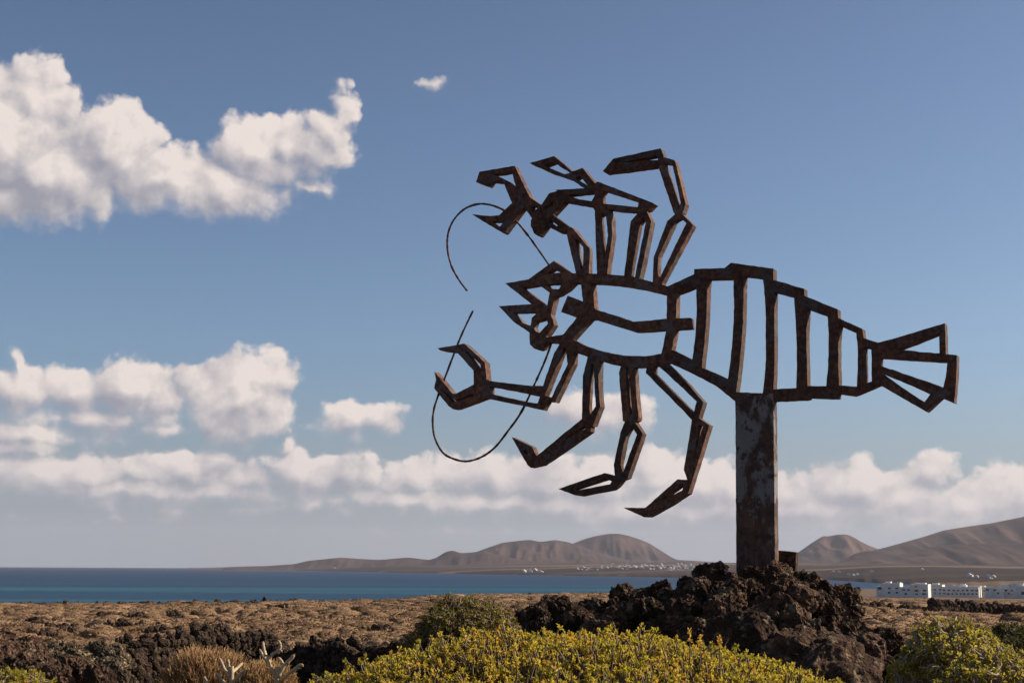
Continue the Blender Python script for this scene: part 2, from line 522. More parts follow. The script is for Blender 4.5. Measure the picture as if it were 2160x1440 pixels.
# ------------------------------------------------------------------ ground of the near plain
SEA_Z = EYE - 15.0
AZX = np.radians(np.array([-60, -20, -12, -5, 0, 3, 8, 20, 60]))
SLP = np.array([.0180, .0180, .0172, .0150, .0138, .0134, .0142, .0158, .0158])
EDG = np.array([170, 176, 190, 250, 400, 450, 400, 350, 340])
def slope_at(az): return np.interp(az, AZX, SLP)
def edge_at(az): return np.interp(az, AZX, EDG)
def ground_z(x, y):
    """height of the scrub plain"""
    x = np.asarray(x, float); y = np.asarray(y, float)
    d = np.hypot(x, y); az = np.arctan2(x, y)
    h = np.where(d < 28, 1.7 + 0.6 * (d / 28.0) ** 1.3, 2.3 + slope_at(az) * (d - 28))
    n = fbm2(x, y, 0.10, 4, 3) * np.clip(d / 40, 0.05, 1) * 0.45 + fbm2(x, y, 0.02, 3, 5) * np.clip((d - 30) / 60, 0, 1) * 0.9
    z = EYE - h + n * np.clip(1.5 - d / edge_at(az) * 0.9, 0.3, 1)
    e = edge_at(az)
    over = np.clip((d - e) / (e * 0.12), 0, 1)
    low = SEA_Z + np.where(az > R(9), 2.0, -2.0)
    over = over * over * (3 - 2 * over)
    return z * (1 - over) + low * over

def polar_mesh(name, azs, ds, zfun, mats):
    A, D = np.meshgrid(azs, ds)
    X = D * np.sin(A); Y = D * np.cos(A)
    Z = zfun(X, Y)
    V = np.stack([X, Y, Z], -1).reshape(-1, 3)
    nr, nc = A.shape
    i = (np.arange(nr - 1)[:, None] * nc + np.arange(nc - 1)[None]).ravel()
    q = np.stack([i, i + 1, i + nc + 1, i + nc], -1)[:, ::-1]
    me = mesh_np(name, V, q, smooth=True)
    return link(name, me, None, mats)

MAT_GROUND = m_plain('dry_soil', (0.075, 0.048, 0.030), (0.165, 0.110, 0.068), 0.9, bstr=0.6)
fine = np.radians(np.arange(-30, 30.01, 0.25))
coarse = np.radians(np.arange(34, 326.01, 4.0))
azs = np.concatenate([fine, coarse, [fine[0] + 2 * math.pi]])
ds = np.concatenate([np.linspace(0.05, 10, 14), np.geomspace(11, 60, 50), np.geomspace(62, 480, 90), [520, 600, 760, 900, 1050]])
tag(polar_mesh('ground', azs, ds, lambda x, y: ground_z(x, y), [MAT_GROUND]), kind='structure')

# ------------------------------------------------------------------ sea
def m_sea():
    m, g, out = mat_new('sea_water')
    p = pos(g)
    sp = g.n('ShaderNodeSeparateXYZ'); g.put(sp.inputs[0], p)
    # distance from the near shore; long streaks of turquoise over pale sand
    flat = g.vmath('MULTIPLY', p, (0.0006, 0.0046, 0.0))
    n1 = g.noise(flat, 1.6, 4, 0.5, 0.3)
    n2 = g.maprange(g.noise(g.vmath('MULTIPLY', p, (0.006, 0.035, 0.0)), 1.0, 7, 0.72), 0.35, 0.65, 0.0, 1.0)
    shallow = g.maprange(sp.outputs[1], 650, 1700, 0.95, 0.0, True)
    f = g.math('MULTIPLY', g.maprange(n1, 0.46, 0.64, 0.10, 1.0, True), shallow)
    deep = g.mix(n2, (0.005, 0.026, 0.066), (0.012, 0.045, 0.096))
    far = g.maprange(sp.outputs[1], 1200, 9000, 0, 1, True)
    deep = g.mix(far, deep, g.mix(n2, (0.006, 0.019, 0.050), (0.010, 0.027, 0.062)))
    col = g.mix(f, deep, (0.022, 0.115, 0.140))
    wave = g.noise(g.vmath('MULTIPLY', p, (0.05, 0.12, 0.05)), 1.0, 6, 0.65)
    bsdf(g, out, col, 0.55, 0.12, wave, 0.35, 3.0)
    return m
MAT_SEA = m_sea()
sa = np.radians(np.arange(-180, 180.01, 4.0))
sd = np.concatenate([[60], np.geomspace(120, 14500, 40)])
def sea_fn(x, y): return np.full(np.shape(x), SEA_Z)
tag(polar_mesh('sea', sa, sd, sea_fn, [MAT_SEA]), kind='structure')

# ------------------------------------------------------------------ far shore and hills
COAST = [(395,1198.6),(470,1199.8),(560,1201),(700,1204),(850,1207),(1000,1210),(1200,1213.5),(1400,1217),(1560,1219.5),(1750,1223),(1850,1229),(1960,1233),(2160,1238),(2600,1246)]
_ca, _cd = [], []
for a_, b_ in COAST:
    q_ = at_z(a_, b_, SEA_Z)
    _ca.append(math.atan2(q_.x, q_.y)); _cd.append(math.hypot(q_.x, q_.y))
_ca = np.array(_ca); _cd = np.array(_cd)
def coast_at(az): return np.interp(az, _ca, _cd)
def far_z(x, y):
    x = np.asarray(x, float); y = np.asarray(y, float)
    d = np.hypot(x, y); az = np.arctan2(x, y)
    dc = coast_at(az) + 60 * fbm2(az * 400, az * 0, 0.5, 4, 11)
    u = d - dc
    sl = np.interp(az, [_ca[0], -0.12, 0.0, 0.1, 0.3], [0.004, 0.010, 0.017, 0.019, 0.016])
    z = SEA_Z + np.clip(u * 0.06, -3, 3.0) + 2600 * (1 - np.exp(-np.clip(u, 0, None) / 2600)) * sl
    z = z + np.clip(u / 600, 0, 1) * (9 * fbm2(x, y, 0.0016, 4, 21))
    t = np.clip((az - _ca[0]) / R(2.6), 0, 1); t = t * t * (3 - 2 * t)
    z = SEA_Z + (z - SEA_Z) * (0.04 + 0.96 * t)
    return z
def m_far(name, cols, patch=None):
    m, g, out = mat_new(name)
    p = pos(g)
    n1 = g.noise(g.vmath('MULTIPLY', p, (0.0009, 0.0016, 0.004)), 1.0, 7, 0.62, 0.6)
    n2 = g.noise(g.vmath('MULTIPLY', p, (0.006, 0.006, 0.012)), 1.0, 5, 0.6)
    t = g.math('ADD', g.math('MULTIPLY', n1, 0.7), g.math('MULTIPLY', n2, 0.3))
    col = g.ramp(t, cols)
    if patch:
        n3 = g.noise(g.vmath('MULTIPLY', p, (0.0007, 0.0020, 0.0)), 1.0, 4, 0.55)
        col = g.mix(g.maprange(n3, 0.55, 0.61, 0, 0.9, True), col, patch)
    bsdf(g, out, col, 0.95, 0.05, n2, 0.6, 12.0)
    return m
MAT_FARP = m_far('coastal_fields', [(0.34, (0.014, 0.011, 0.011)), (0.50, (0.034, 0.024, 0.020)), (0.64, (0.068, 0.046, 0.034))], (0.16, 0.105, 0.066))
MAT_HILL = m_far('volcanic_slope', [(0.34, (0.021, 0.014, 0.014)), (0.50, (0.050, 0.031, 0.027)), (0.64, (0.105, 0.065, 0.051))])
fa = np.linspace(_ca[0], R(40), 420)
V_, nc_ = [], len(fa)
us = np.concatenate([[-40, 0, 25, 60, 110], np.geomspace(180, 9000, 46)])
A_ = np.repeat(fa[None], len(us), 0); D_ = coast_at(fa)[None] + us[:, None]
X_ = D_ * np.sin(A_); Y_ = D_ * np.cos(A_); Z_ = far_z(X_, Y_)
Z_[0] = SEA_Z - 3
i_ = (np.arange(len(us) - 1)[:, None] * nc_ + np.arange(nc_ - 1)[None]).ravel()
me_ = mesh_np('far_shore', np.stack([X_, Y_, Z_], -1).reshape(-1, 3), np.stack([i_ + nc_, i_ + nc_ + 1, i_ + 1, i_], -1), smooth=True)
tag(link('far_shore', me_, None, [MAT_FARP]), kind='structure')

def hill(label, prof, dist, front, back, seed, gully=0.28, shape=1.25, tilt=0.0):
    """a hill whose crest runs along prof (photo spots) at the given distance; slopes fall off before and behind it"""
    prof = np.array(prof, float)
    xs = np.arange(prof[0, 0], prof[-1, 0] + 0.1, 3.0)
    ys = np.interp(xs, prof[:, 0], prof[:, 1])
    k = np.array([1, 2, 3, 2, 1.0]); k /= k.sum()
    ys = np.convolve(np.pad(ys, 2, mode='edge'), k, 'valid')
    C = np.array([list(at_y(x, y, dist + tilt * (x - xs[0]))) for x, y in zip(xs, ys)])
    T = np.concatenate([-np.linspace(1, 0, 26)[:-1] ** 1.0, np.linspace(0, 1, 12)])
    rows = []
    for t in T:
        off = t * (front if t < 0 else back)
        Y = C[:, 1] * (1 + off / dist); X = C[:, 0] * (1 + off / dist)
        base = far_z(X, Y) - 12
        top = C[:, 2]
        s = 1 - abs(t)
        prof_s = s ** shape
        n = fbm2(X, Y * 0.35, 0.0065, 5, seed) * 0.5 + (fbm2(X, Y * 0.2, 0.0022, 3, seed + 9)) * 0.4
        n = n + 0.45 * (0.45 - np.abs(fbm2(X, Y * 0.12, 0.011, 3, seed + 4)) * 2.2)
        bump = gully * np.maximum(top - base, 0) * n * np.sin(min(abs(t) * 1.0, 1) * math.pi) ** 0.8 * 1.8
        rows.append(np.stack([X, Y, base + np.maximum(top - base, 0) * prof_s + bump], -1))
    V = np.array(rows); nr, nc = V.shape[:2]
    i = (np.arange(nr - 1)[:, None] * nc + np.arange(nc - 1)[None]).ravel()
    q = np.stack([i, i + 1, i + nc + 1, i + nc], -1)
    me = mesh_np('hill', V.reshape(-1, 3), q, smooth=True)
    o = link('hill', me, None, [MAT_HILL])
    o['label'] = label
    o['kind'] = 'structure'
    return o
hill('low dark headland ridge tapering to the sea', [(470,1197),(560,1193),(620,1189),(650,1182),(690,1178),(720,1175),(760,1178),(800,1180),(860,1175),(905,1180),(940,1181),(1000,1183),(1060,1186),(1100,1190)], 6900, 380, 300, 1)
hill('small pointed dark cinder cone before the twin hills', [(890,1184),(920,1176),(940,1163),(955,1160),(972,1166),(1000,1164),(1020,1160),(1045,1168),(1090,1178),(1130,1184)], 6300, 300, 260, 2)
hill('rounded twin brown hills left of the big hill', [(960,1180),(1000,1165),(1030,1154),(1060,1144),(1100,1139),(1120,1138),(1138,1142),(1150,1141),(1170,1138),(1195,1142),(1215,1148),(1250,1160),(1290,1172),(1330,1182)], 7000, 520, 400, 3)
hill('big rounded brown hill above the white village', [(1150,1176),(1190,1152),(1210,1145),(1230,1137),(1255,1130),(1285,1125),(1305,1125),(1325,1129),(1350,1137),(1372,1146),(1390,1158),(1400,1164),(1412,1172),(1428,1180),(1480,1183),(1540,1187),(1600,1189)], 7900, 620, 500, 4)
hill('flat topped volcanic cone right of the rusty post', [(1600,1193),(1650,1184),(1683,1165),(1710,1146),(1737,1129),(1745,1131),(1765,1127),(1786,1126),(1800,1132),(1815,1141),(1835,1151),(1855,1158),(1880,1168),(1920,1182)], 6600, 420, 380, 5)
hill('long pale mountain slope rising to the right edge', [(1780,1182),(1830,1163),(1855,1157),(1900,1145),(1950,1131),(1990,1118),(2040,1110),(2090,1103),(2130,1095),(2160,1089),(2260,1060),(2400,1035),(2600,1060),(2800,1120)], 5600, 620, 900, 6, 0.2)
hill('dark lower spur in front of the long mountain slope', [(1740,1196),(1780,1180),(1805,1166),(1830,1161),(1860,1165),(1890,1170),(1930,1163),(1970,1152),(2010,1147),(2060,1146),(2110,1146),(2160,1144),(2300,1130),(2500,1140),(2700,1180)], 4700, 520, 600, 7, 0.24)

# ------------------------------------------------------------------ the crustacean of steel plate
MAT_RUST = m_rust()
MAT_POST = m_post()
PL_A = R(28)                                   # the plate is turned, its tail end towards the viewer
PL_T = 0.105
PR = Vector((math.cos(PL_A), -math.sin(PL_A), 0))
PN = Vector((-math.sin(PL_A), -math.cos(PL_A), 0))   # front side
BASE = at_y(1594, 1192, 15.0)
def on_plate(px, py, off):
    d = ray(px, py); o = Vector((0, 0, EYE))
    t = (BASE + PN * off - o).dot(PN) / d.dot(PN)
    p = o + d * t - BASE
    return p.dot(PR), p.z
ZA = (960, 280, 4.0); ZB = (900, 520, 3.6); ZC = (1000, 720, 3.6); ZD = (1380, 520, 3.2727)
ZH = (1040, 540, 8.0); ZI = (900, 700, 6.5454); Z1 = (0, 0, 1.0)
prng = np.random.default_rng(5)
def densify(pts, step=0.045, jit=0.0010):
    out = []
    n = len(pts)
    for i in range(n):
        a, b = np.array(pts[i]), np.array(pts[(i + 1) % n])
        L = np.linalg.norm(b - a)
        k = max(1, int(round(L / step)))
        nrm = np.array([-(b - a)[1], (b - a)[0]]) / max(L, 1e-6)
        for j in range(k):
            p = a + (b - a) * j / k
            if j: p = p + nrm * prng.normal(0, jit)
            out.append(p)
    return out
sculpture = empty('lobster_sculpture', BASE)
tag(sculpture, 'rusty cut steel lobster sculpture with curled legs on a tall flat post', 'sculpture')
_pk = [0]
def plate(name, zm, outer, holes=(), parent=sculpture, thick=None, mat=MAT_RUST, label=None, pro=None):
    """one flame-cut piece: outline and openings traced on its front side"""
    _pk[0] += 1
    ext = (0.0018 * (_pk[0] % 7) if pro is None else pro)
    T = (thick or PL_T) / 2 + ext
    def undo_depth(L, hole):
        # the outline was traced on the photo, where the depth of the plate shows below downward edges
        P = np.array(L, float) / zm[2] + np.array(zm[:2])
        A = 0.5 * np.sum(P[:, 0] * np.roll(P[:, 1], -1) - np.roll(P[:, 0], -1) * P[:, 1])
        sgn = (1 if A > 0 else -1) * (-1 if hole else 1)
        e = np.roll(P, -1, 0) - P
        en = np.stack([e[:, 1], -e[:, 0]], -1) * sgn
        en /= np.maximum(np.linalg.norm(en, axis=1, keepdims=True), 1e-6)
        dn = np.clip(np.maximum(en[:, 1], np.roll(en[:, 1], 1)), 0, 1)
        Q = P.copy()
        Q[:, 1] -= dn * 21.0 * (1197 - P[:, 1]) / F * 0.85
        if hole and P[:, 1].max() - P[:, 1].min() < 38:
            c = P.mean(0)
            Q[:, 0] -= np.where(P[:, 0] < c[0] + 2, 7.5, 0)
        return [tuple((q - np.array(zm[:2])) * zm[2]) for q in Q]
    if name != 'post': outer = undo_depth(outer, False)
    holes = [undo_depth(h, True) for h in holes]
    conv = lambda P: [on_plate(zm[0] + x / zm[2], zm[1] + y / zm[2], T) for x, y in P]
    loops = [densify(conv(outer))] + [densify(conv(h)) for h in holes]
    flat = [p for l in loops for p in l]
    tris = tessellate_polygon([[Vector((p[0], p[1], 0)) for p in l] for l in loops])
    n = len(flat)
    V = []
    for side in (1, -1):
        for p in flat:
            jx, jz = prng.normal(0, 0.0009, 2)
            v = PR * (p[0] + jx) + PN * (T * side) + Vector((0, 0, p[1] + jz))
            V.append(v)
    faces = []
    for t in tris:
        a, b, c = [Vector((flat[i][0], flat[i][1])) for i in t]
        if (b - a).cross(c - a) < 0: t = (t[0], t[2], t[1])
        faces.append(tuple(t)); faces.append((t[0] + n, t[2] + n, t[1] + n))
    k = 0
    for l in loops:
        m = len(l)
        for i in range(m):
            a, b = k + i, k + (i + 1) % m
            faces.append((a, b, b + n, a + n))
        k += m
    me = bpy.data.meshes.new(name)
    me.from_pydata([tuple(v + BASE) for v in V], [], faces)
    bm = bmesh.new(); bm.from_mesh(me)
    bmesh.ops.recalc_face_normals(bm, faces=bm.faces[:])
    bm.to_mesh(me); bm.free()
    me.update()
    o = link(name, me, None, [mat])
    o.parent = parent
    root = parent
    while root.parent: root = root.parent
    o.matrix_parent_inverse = Matrix.Translation(root.location).inverted() if parent is root else Matrix.Identity(4)
    if label: o['label'] = label
    return o

post = plate('post', Z1, [(1551,829),(1631,829),(1632,900),(1635,1194),(1637,1265),(1554,1265),(1553,1194)], thick=0.118, mat=MAT_POST, label='flat steel post with flaking grey paint and rust')
# thorax
carapace = plate('carapace', ZB,
 [(1095,207),(1180,200),(1250,205),(1370,210),(1490,220),(1600,240),(1700,264),(1832,302),(1900,350),(1897,450),(1893,545),(2003,540),(2010,632),(1888,640),(1862,780),(1870,880),(1780,908),(1680,922),(1600,926),(1500,918),(1400,900),(1220,845),(1105,805),(1040,742),(900,738),(905,690),(1035,667),(1158,528),(1125,545),(1020,507),(1070,372),(1163,408),(1188,432),(1170,287),(1100,290)],
 [[(1258,293),(1370,298),(1500,312),(1660,340),(1825,380),(1822,546),(1700,560),(1570,570),(1440,525),(1296,482),(1276,470)],
  [(1270,561),(1430,612),(1580,657),(1700,652),(1820,642),(1806,700),(1782,812),(1720,824),(1650,831),(1500,826),(1400,809),(1300,785),(1200,750),(1108,710),(1245,563)]])
head = plate('head', ZH,
 [(1025,80),(600,390),(205,485),(650,830),(95,862),(350,1130),(615,1310),(613,1373),(624,1507),(690,1575),(769,1607),(830,1590),(898,1480),(900,1360),(1030,1175),(975,990),(1050,700),(1110,682),(1250,592),(1365,484),(1425,480),(1425,285),(1330,292)],
 [[(945,332),(1065,245),(1140,302)], [(958,507),(1160,490),(1110,555),(1015,555)], [(495,560),(770,515),(955,640),(910,850)],
  [(395,980),(760,970),(655,1040),(633,1172),(560,1130)], [(905,1075),(925,1150),(840,1300),(770,1262),(738,1205),(770,1130),(830,1110)]])
abdomen = plate('abdomen', ZD,
 [(92,275),(275,190),(275,155),(485,148),(530,112),(823,152),(823,230),(1035,290),(1037,340),(1267,432),(1271,492),(1437,568),(1447,632),(1545,662),(1558,800),(1556,962),(1470,998),(1375,1035),(1271,1020),(1267,1055),(1068,1048),(1065,1060),(830,1072),(745,1078),(562,1075),(430,970),(255,880),(95,806),(70,760),(128,712),(200,748),(262,782),(285,600),(292,450),(290,285),(172,330),(95,345)],
 [[(374,236),(545,232),(551,420),(548,520),(540,640),(525,800),(508,915),(420,872),(328,835),(345,680),(358,520),(364,380),(365,300)],
  [(620,215),(750,230),(766,380),(770,520),(770,780),(762,900),(750,1012),(565,1004),(585,850),(600,700),(612,540),(616,400)],
  [(831,325),(965,358),(976,520),(985,700),(984,840),(980,975),(823,985),(829,860),(831,700),(829,500)],
  [(1060,440),(1195,490),(1204,600),(1203,720),(1198,850),(1187,962),(1058,962),(1054,800),(1050,600)],
  [(1285,555),(1395,605),(1405,720),(1405,830),(1398,965),(1275,957),(1271,800),(1272,650)],
  [(1455,705),(1498,712),(1502,930),(1458,944)]])
tail = plate('tail_fan', ZD,
 [(1542,664),(1700,620),(2005,528),(2011,640),(2014,742),(2090,748),(2086,900),(2070,1085),(1985,1050),(1880,1145),(1720,1055),(1565,965),(1540,940),(1542,800)],
 [[(1690,717),(1830,665),(1965,610),(1970,736),(1830,726)], [(1562,775),(1790,790),(2025,805),(2012,900),(1995,970),(1780,895),(1562,822)], [(1572,882),(1740,950),(1905,1025),(1865,1072),(1720,980)]])
# upper claw
plate('claw_arm', ZA, [(1020,1215),(1018,1185),(942,868),(946,815),(975,794),(1000,810),(1120,965),(1124,1000),(1118,1190),(1118,1215)],
      [[(1010,895),(1080,975),(1082,1000),(1078,1152),(1058,1152),(1037,1060)]], label='upper arm of the raised claw')
plate('claw_forearm', ZA, [(640,725),(735,618),(815,685),(962,798),(942,862),(880,858),(768,800),(700,792)], [[(802,752),(820,745),(868,797),(848,790)]])
plate('claw_hand', ZA, [(502,280),(205,328),(177,435),(278,470),(307,432),(408,438),(480,600),(372,695),(295,703),(140,703),(405,862),(422,850),(566,660),(585,652),(652,738),(742,640),(725,610),(632,545),(540,360)],
      [[(350,370),(480,350),(512,467),(452,412),(425,382)], [(335,764),(405,764),(445,728),(402,797)], [(672,632),(697,650),(685,668)]], label='open two fingered pincer held high')
# upper legs
leg = plate('leg', ZA, [(1198,1215),(1196,1185),(1178,665),(1160,640),(1200,590),(1290,615),(1317,705),(1328,860),(1295,1080),(1283,1190),(1280,1215)],
      [[(1222,716),(1240,700),(1258,702),(1273,720),(1290,865),(1260,1050),(1250,1055),(1237,900)]])
plate('leg_tip', ZA, [(1190,462),(1060,470),(845,497),(860,508),(795,508),(725,612),(640,735),(638,790),(665,862),(696,885),(712,878),(768,800),(830,695),(925,600),(1155,638),(1230,640),(1240,480)],
      [[(975,545),(1155,522),(1178,541),(1150,578),(1080,562)], [(772,650),(828,588),(826,612),(786,656)]], parent=leg)
leg = plate('leg', ZA, [(1425,1225),(1427,1195),(1452,990),(1480,748),(1532,690),(1560,640),(1615,660),(1655,750),(1590,1080),(1556,1225),(1550,1245)],
      [[(1547,780),(1570,750),(1590,722),(1610,757),(1543,1080),(1518,1217),(1473,1205),(1492,1080)]])
plate('leg_middle', ZA, [(1200,412),(1430,500),(1660,588),(1680,610),(1628,668),(1530,686),(1400,675),(1305,664),(1175,660),(1160,590),(1190,540),(1160,500),(1155,455)],
      [[(1285,505),(1550,600),(1540,628),(1275,597),(1258,537)], [(1208,620),(1220,622),(1214,642)]], parent=leg)
plate('leg_tip', ZA, [(1180,440),(1075,297),(1010,320),(985,325),(835,198),(628,275),(780,345),(985,415),(1060,470),(1150,490)],
      [[(780,297),(857,265),(968,355),(925,350)], [(1045,401),(1075,374),(1119,455)]], parent=leg)
leg = plate('leg', ZA, [(1665,1290),(1668,1250),(1675,1050),(1790,745),(1845,697),(1885,650),(1925,692),(2008,788),(1748,1270),(1742,1310)],
      [[(1900,735),(1950,777),(1728,1222),(1706,1205),(1715,1052),(1850,765)]])
plate('leg_middle', ZA, [(1845,697),(1718,305),(1716,235),(1755,205),(1850,232),(1862,260),(1946,608),(1920,692),(1885,700)],
      [[(1765,275),(1828,285),(1838,300),(1903,592),(1888,640)]], parent=leg)
plate('leg_tip', ZA, [(1735,132),(1335,218),(1245,340),(1270,360),(1500,332),(1725,300),(1762,240),(1758,190)],
      [[(1420,272),(1703,213),(1712,237)]], parent=leg)
# lower claw
plate('claw_arm', ZI, [(1835,160),(1760,290),(1605,745),(1565,900),(1530,1075),(1598,1091),(1668,970),(1770,985),(2028,445),(2033,300),(2040,245),(1980,140)],
      [[(1893,236),(1915,240),(1945,445),(1722,905),(1630,882),(1760,560),(1870,280)]], label='upper arm of the lowered claw')
plate('claw_forearm', ZI, [(845,668),(865,672),(1110,705),(1450,742),(1620,745),(1575,1086),(1330,1030),(1060,978),(810,925),(780,800)],
      [[(868,765),(1000,780),(1290,845),(1562,905),(1530,985),(1380,965),(1100,890),(852,835)]])
plate('claw_hand', ZI, [(872,672),(828,655),(803,420),(555,190),(512,158),(425,178),(148,240),(195,275),(425,305),(645,545),(650,725),(400,852),(360,850),(105,550),(128,660),(103,775),(112,800),(170,870),(305,1035),(370,1078),(440,1060),(650,985),(812,925),(865,835)],
      [[(528,280),(560,290),(742,462),(748,532),(690,480)], [(225,785),(245,795),(405,962),(370,976)], [(450,950),(640,858),(640,886),(480,957)]], label='open two fingered pincer hanging low')
# lower legs
leg = plate('leg', ZC, [(862,100),(860,130),(826,258),(818,590),(846,640),(900,650),(958,495),(945,330),(948,165),(960,110)],
      [[(890,180),(905,180),(924,490),(868,572),(861,480),(870,300)]])
plate('leg_tip', ZC, [(818,588),(700,682),(478,866),(462,850),(442,800),(285,728),(405,940),(430,962),(520,942),(700,820),(885,690),(888,635)],
      [[(845,643),(842,665),(720,746),(760,705)], [(404,820),(420,835),(430,870),(412,852)]], parent=leg)
leg = plate('leg', ZC, [(1115,160),(1112,195),(1100,240),(1114,420),(1130,610),(1190,628),(1243,605),(1250,578),(1232,400),(1218,200),(1220,165)],
      [[(1150,205),(1170,205),(1200,547),(1186,556),(1168,480)]])
plate('leg_tip', ZC, [(1148,598),(1112,690),(1060,935),(1068,1018),(990,998),(845,1045),(640,1122),(765,1170),(805,1175),(1050,1130),(1085,1105),(1125,1055),(1165,1040),(1220,880),(1280,702),(1215,600)],
      [[(1183,665),(1200,655),(1236,708),(1128,1000),(1110,985),(1106,930),(1150,720)], [(795,1125),(1010,1048),(1045,1065),(1032,1082),(830,1126)]], parent=leg)
leg = plate('leg', ZC, [(1312,175),(1303,246),(1480,420),(1655,602),(1700,610),(1742,462),(1610,310),(1470,172),(1400,150)],
      [[(1366,190),(1400,195),(1545,325),(1690,460),(1668,545),(1510,390),(1364,240)]])
plate('leg_tip', ZC, [(1655,585),(1625,780),(1592,975),(1618,1050),(1545,1045),(1420,1155),(1300,1262),(1132,1262),(1290,1335),(1325,1335),(1480,1250),(1626,1155),(1640,1110),(1715,870),(1786,636),(1705,580)],
      [[(1706,640),(1738,650),(1668,880)], [(1592,1096),(1580,1130),(1448,1206),(1555,1110)]], parent=leg)

def rod(name, pts, r=0.0128):
    P = [np.array(p, float) for p in pts]
    P = [2 * P[0] - P[1]] + P + [2 * P[-1] - P[-2]]
    C = []
    for i in range(1, len(P) - 2):
        for t in np.linspace(0, 1, 8, endpoint=False):
            a, b, c, d = P[i - 1], P[i], P[i + 1], P[i + 2]
            C.append(0.5 * ((2 * b) + (c - a) * t + (2 * a - 5 * b + 4 * c - d) * t * t + (-a + 3 * b - 3 * c + d) * t ** 3))
    C.append(P[-2])
    pts3 = []
    for x, y in C:
        s, z = on_plate(x, y, 0.0)
        pts3.append(np.array(PR * s + Vector((0, 0, z)) + BASE))
    pts3 = np.array(pts3)
    n = 7
    Tn = np.gradient(pts3, axis=0)
    D = Tn / np.linalg.norm(Tn, axis=1, keepdims=True)
    A = np.array(PN)[None].repeat(len(D), 0); B = np.cross(D, A)
    a = np.arange(n) * 2 * math.pi / n
    rr = r * (1 + 0.12 * prng.normal(size=(len(D), 1, 1)))
    V = pts3[:, None] + (np.cos(a)[None, :, None] * A[:, None] + np.sin(a)[None, :, None] * B[:, None]) * rr
    k = np.arange(n); k2 = (k + 1) % n
    q = (np.stack([k, k2, k2 + n, k + n], -1)[None] + (np.arange(len(D) - 1) * n)[:, None, None]).reshape(-1, 4)
    me = mesh_np(name, V.reshape(-1, 3), [q, np.arange(n)[None], (np.arange(n)[::-1] + (len(D) - 1) * n)[None]], smooth=True)
    return link(name, me, sculpture, [MAT_RUST])
rod('antenna', [(985,613),(968,590),(952,560),(944,525),(946,490),(960,460),(985,438),(1020,430),(1060,442),(1090,468),(1120,505),(1156,556),(1166,572)])
rod('antenna', [(998,655),(981,690),(965,727),(943,785),(925,832),(915,865),(913,895),(918,925),(935,955),(962,969),(988,972),(1018,962),(1045,942),(1072,908),(1100,868),(1130,805),(1150,760),(1164,722),(1170,712)])

# ------------------------------------------------------------------ lava rock
MAT_LAVA = m_lava('clinker_lava', (0.016, 0.010, 0.007), (0.060, 0.034, 0.022), (0.180, 0.106, 0.065), (0.27, 0.205, 0.13), 0.65)
MAT_LAVA_DK = m_lava('dark_lava', (0.016, 0.011, 0.009), (0.046, 0.030, 0.022), (0.105, 0.068, 0.046), (0.17, 0.14, 0.09), 0.4)
MAT_LICHEN = m_lava('lichen_lava', (0.020, 0.015, 0.011), (0.070, 0.050, 0.033), (0.170, 0.130, 0.080), (0.40, 0.31, 0.175), 0.95)
def ico(sub):
    bm = bmesh.new(); bmesh.ops.create_icosphere(bm, subdivisions=sub, radius=1.0)
    V = np.array([v.co[:] for v in bm.verts]); Fc = np.array([[v.index for v in f.verts] for f in bm.faces]); bm.free()
    return V, Fc
ICO = {k: ico(k) for k in (2, 3, 4, 5, 6)}
def rock_mesh(seed, sub=6, rough=1.0, mat=MAT_LAVA, cuts=7):
    V, Fc = ICO[sub]
    rng = np.random.default_rng(seed)
    D = V.copy()
    P = V * rng.uniform(0.75, 1.25, 3)
    for _ in range(cuts):                                   # broken faces
        n = unit(rng, 1)[0]; d = rng.uniform(0.55, 0.95)
        s = P @ n - d
        P = P - np.clip(s, 0, None)[:, None] * n[None] * 0.85
    o = rng.uniform(-50, 50, 3)
    P = P + D * (0.26 * fbm(P * 1.1 + o, 3, seed))[:, None]
    W1 = np.stack([fbm(P * 2.3 + o + 11 * k, 3, seed + 31 + k) for k in range(3)], -1)
    P = P + W1 * 0.22 * rough
    r2 = ridged(P * 2.6 + o, 3, seed + 5) - 0.55
    P = P + D * (0.24 * rough * r2)[:, None]
    if sub >= 4:
        c = unit(rng, 90) * rng.uniform(0.6, 1.1, (90, 1))  # clinker knobs and holes
        dist = np.min(np.linalg.norm(P[:, None] - c[None], axis=2), axis=1)
        P = P + D * (0.15 * rough * (0.30 - np.clip(dist, 0, 0.5)))[:, None]
    if sub >= 5:
        P = P + D * (0.085 * rough * fbm(P * 8 + o, 3, seed + 8))[:, None]
        P = P + D * (0.05 * rough * (ridged(P * 13 + o, 2, seed + 9) - 0.5))[:, None]
    me = mesh_np('rock', P, Fc, smooth=(sub >= 5 and rough < 0.8))
    me.materials.append(mat)
    return me
def rand_rot(rng):
    q = rng.normal(size=4); q /= np.linalg.norm(q)
    from mathutils import Quaternion
    return Quaternion(q).to_matrix().to_4x4()
def place(name, me, parent, p, s, rng, squash=(0.7, 1.25), rot=None):
    o = bpy.data.objects.new(name, me)
    COL.objects.link(o)
    sc = Matrix.Diagonal((*(s * rng.uniform(squash[0], squash[1], 3)), 1))
    M = Matrix.Translation(p) @ (rot if rot is not None else rand_rot(rng)) @ sc
    if parent is not None:
        o.parent = parent
        o.matrix_parent_inverse = Matrix.Translation(parent.location).inverted()
    o.matrix_basis = M
    return o

HERO = [rock_mesh(100 + k, 6, 1.12) for k in range(9)]
MIDR = [rock_mesh(200 + k, 5, 1.3) for k in range(8)]
SLAB = [rock_mesh(260 + k, 6, 0.6, cuts=11) for k in range(3)]

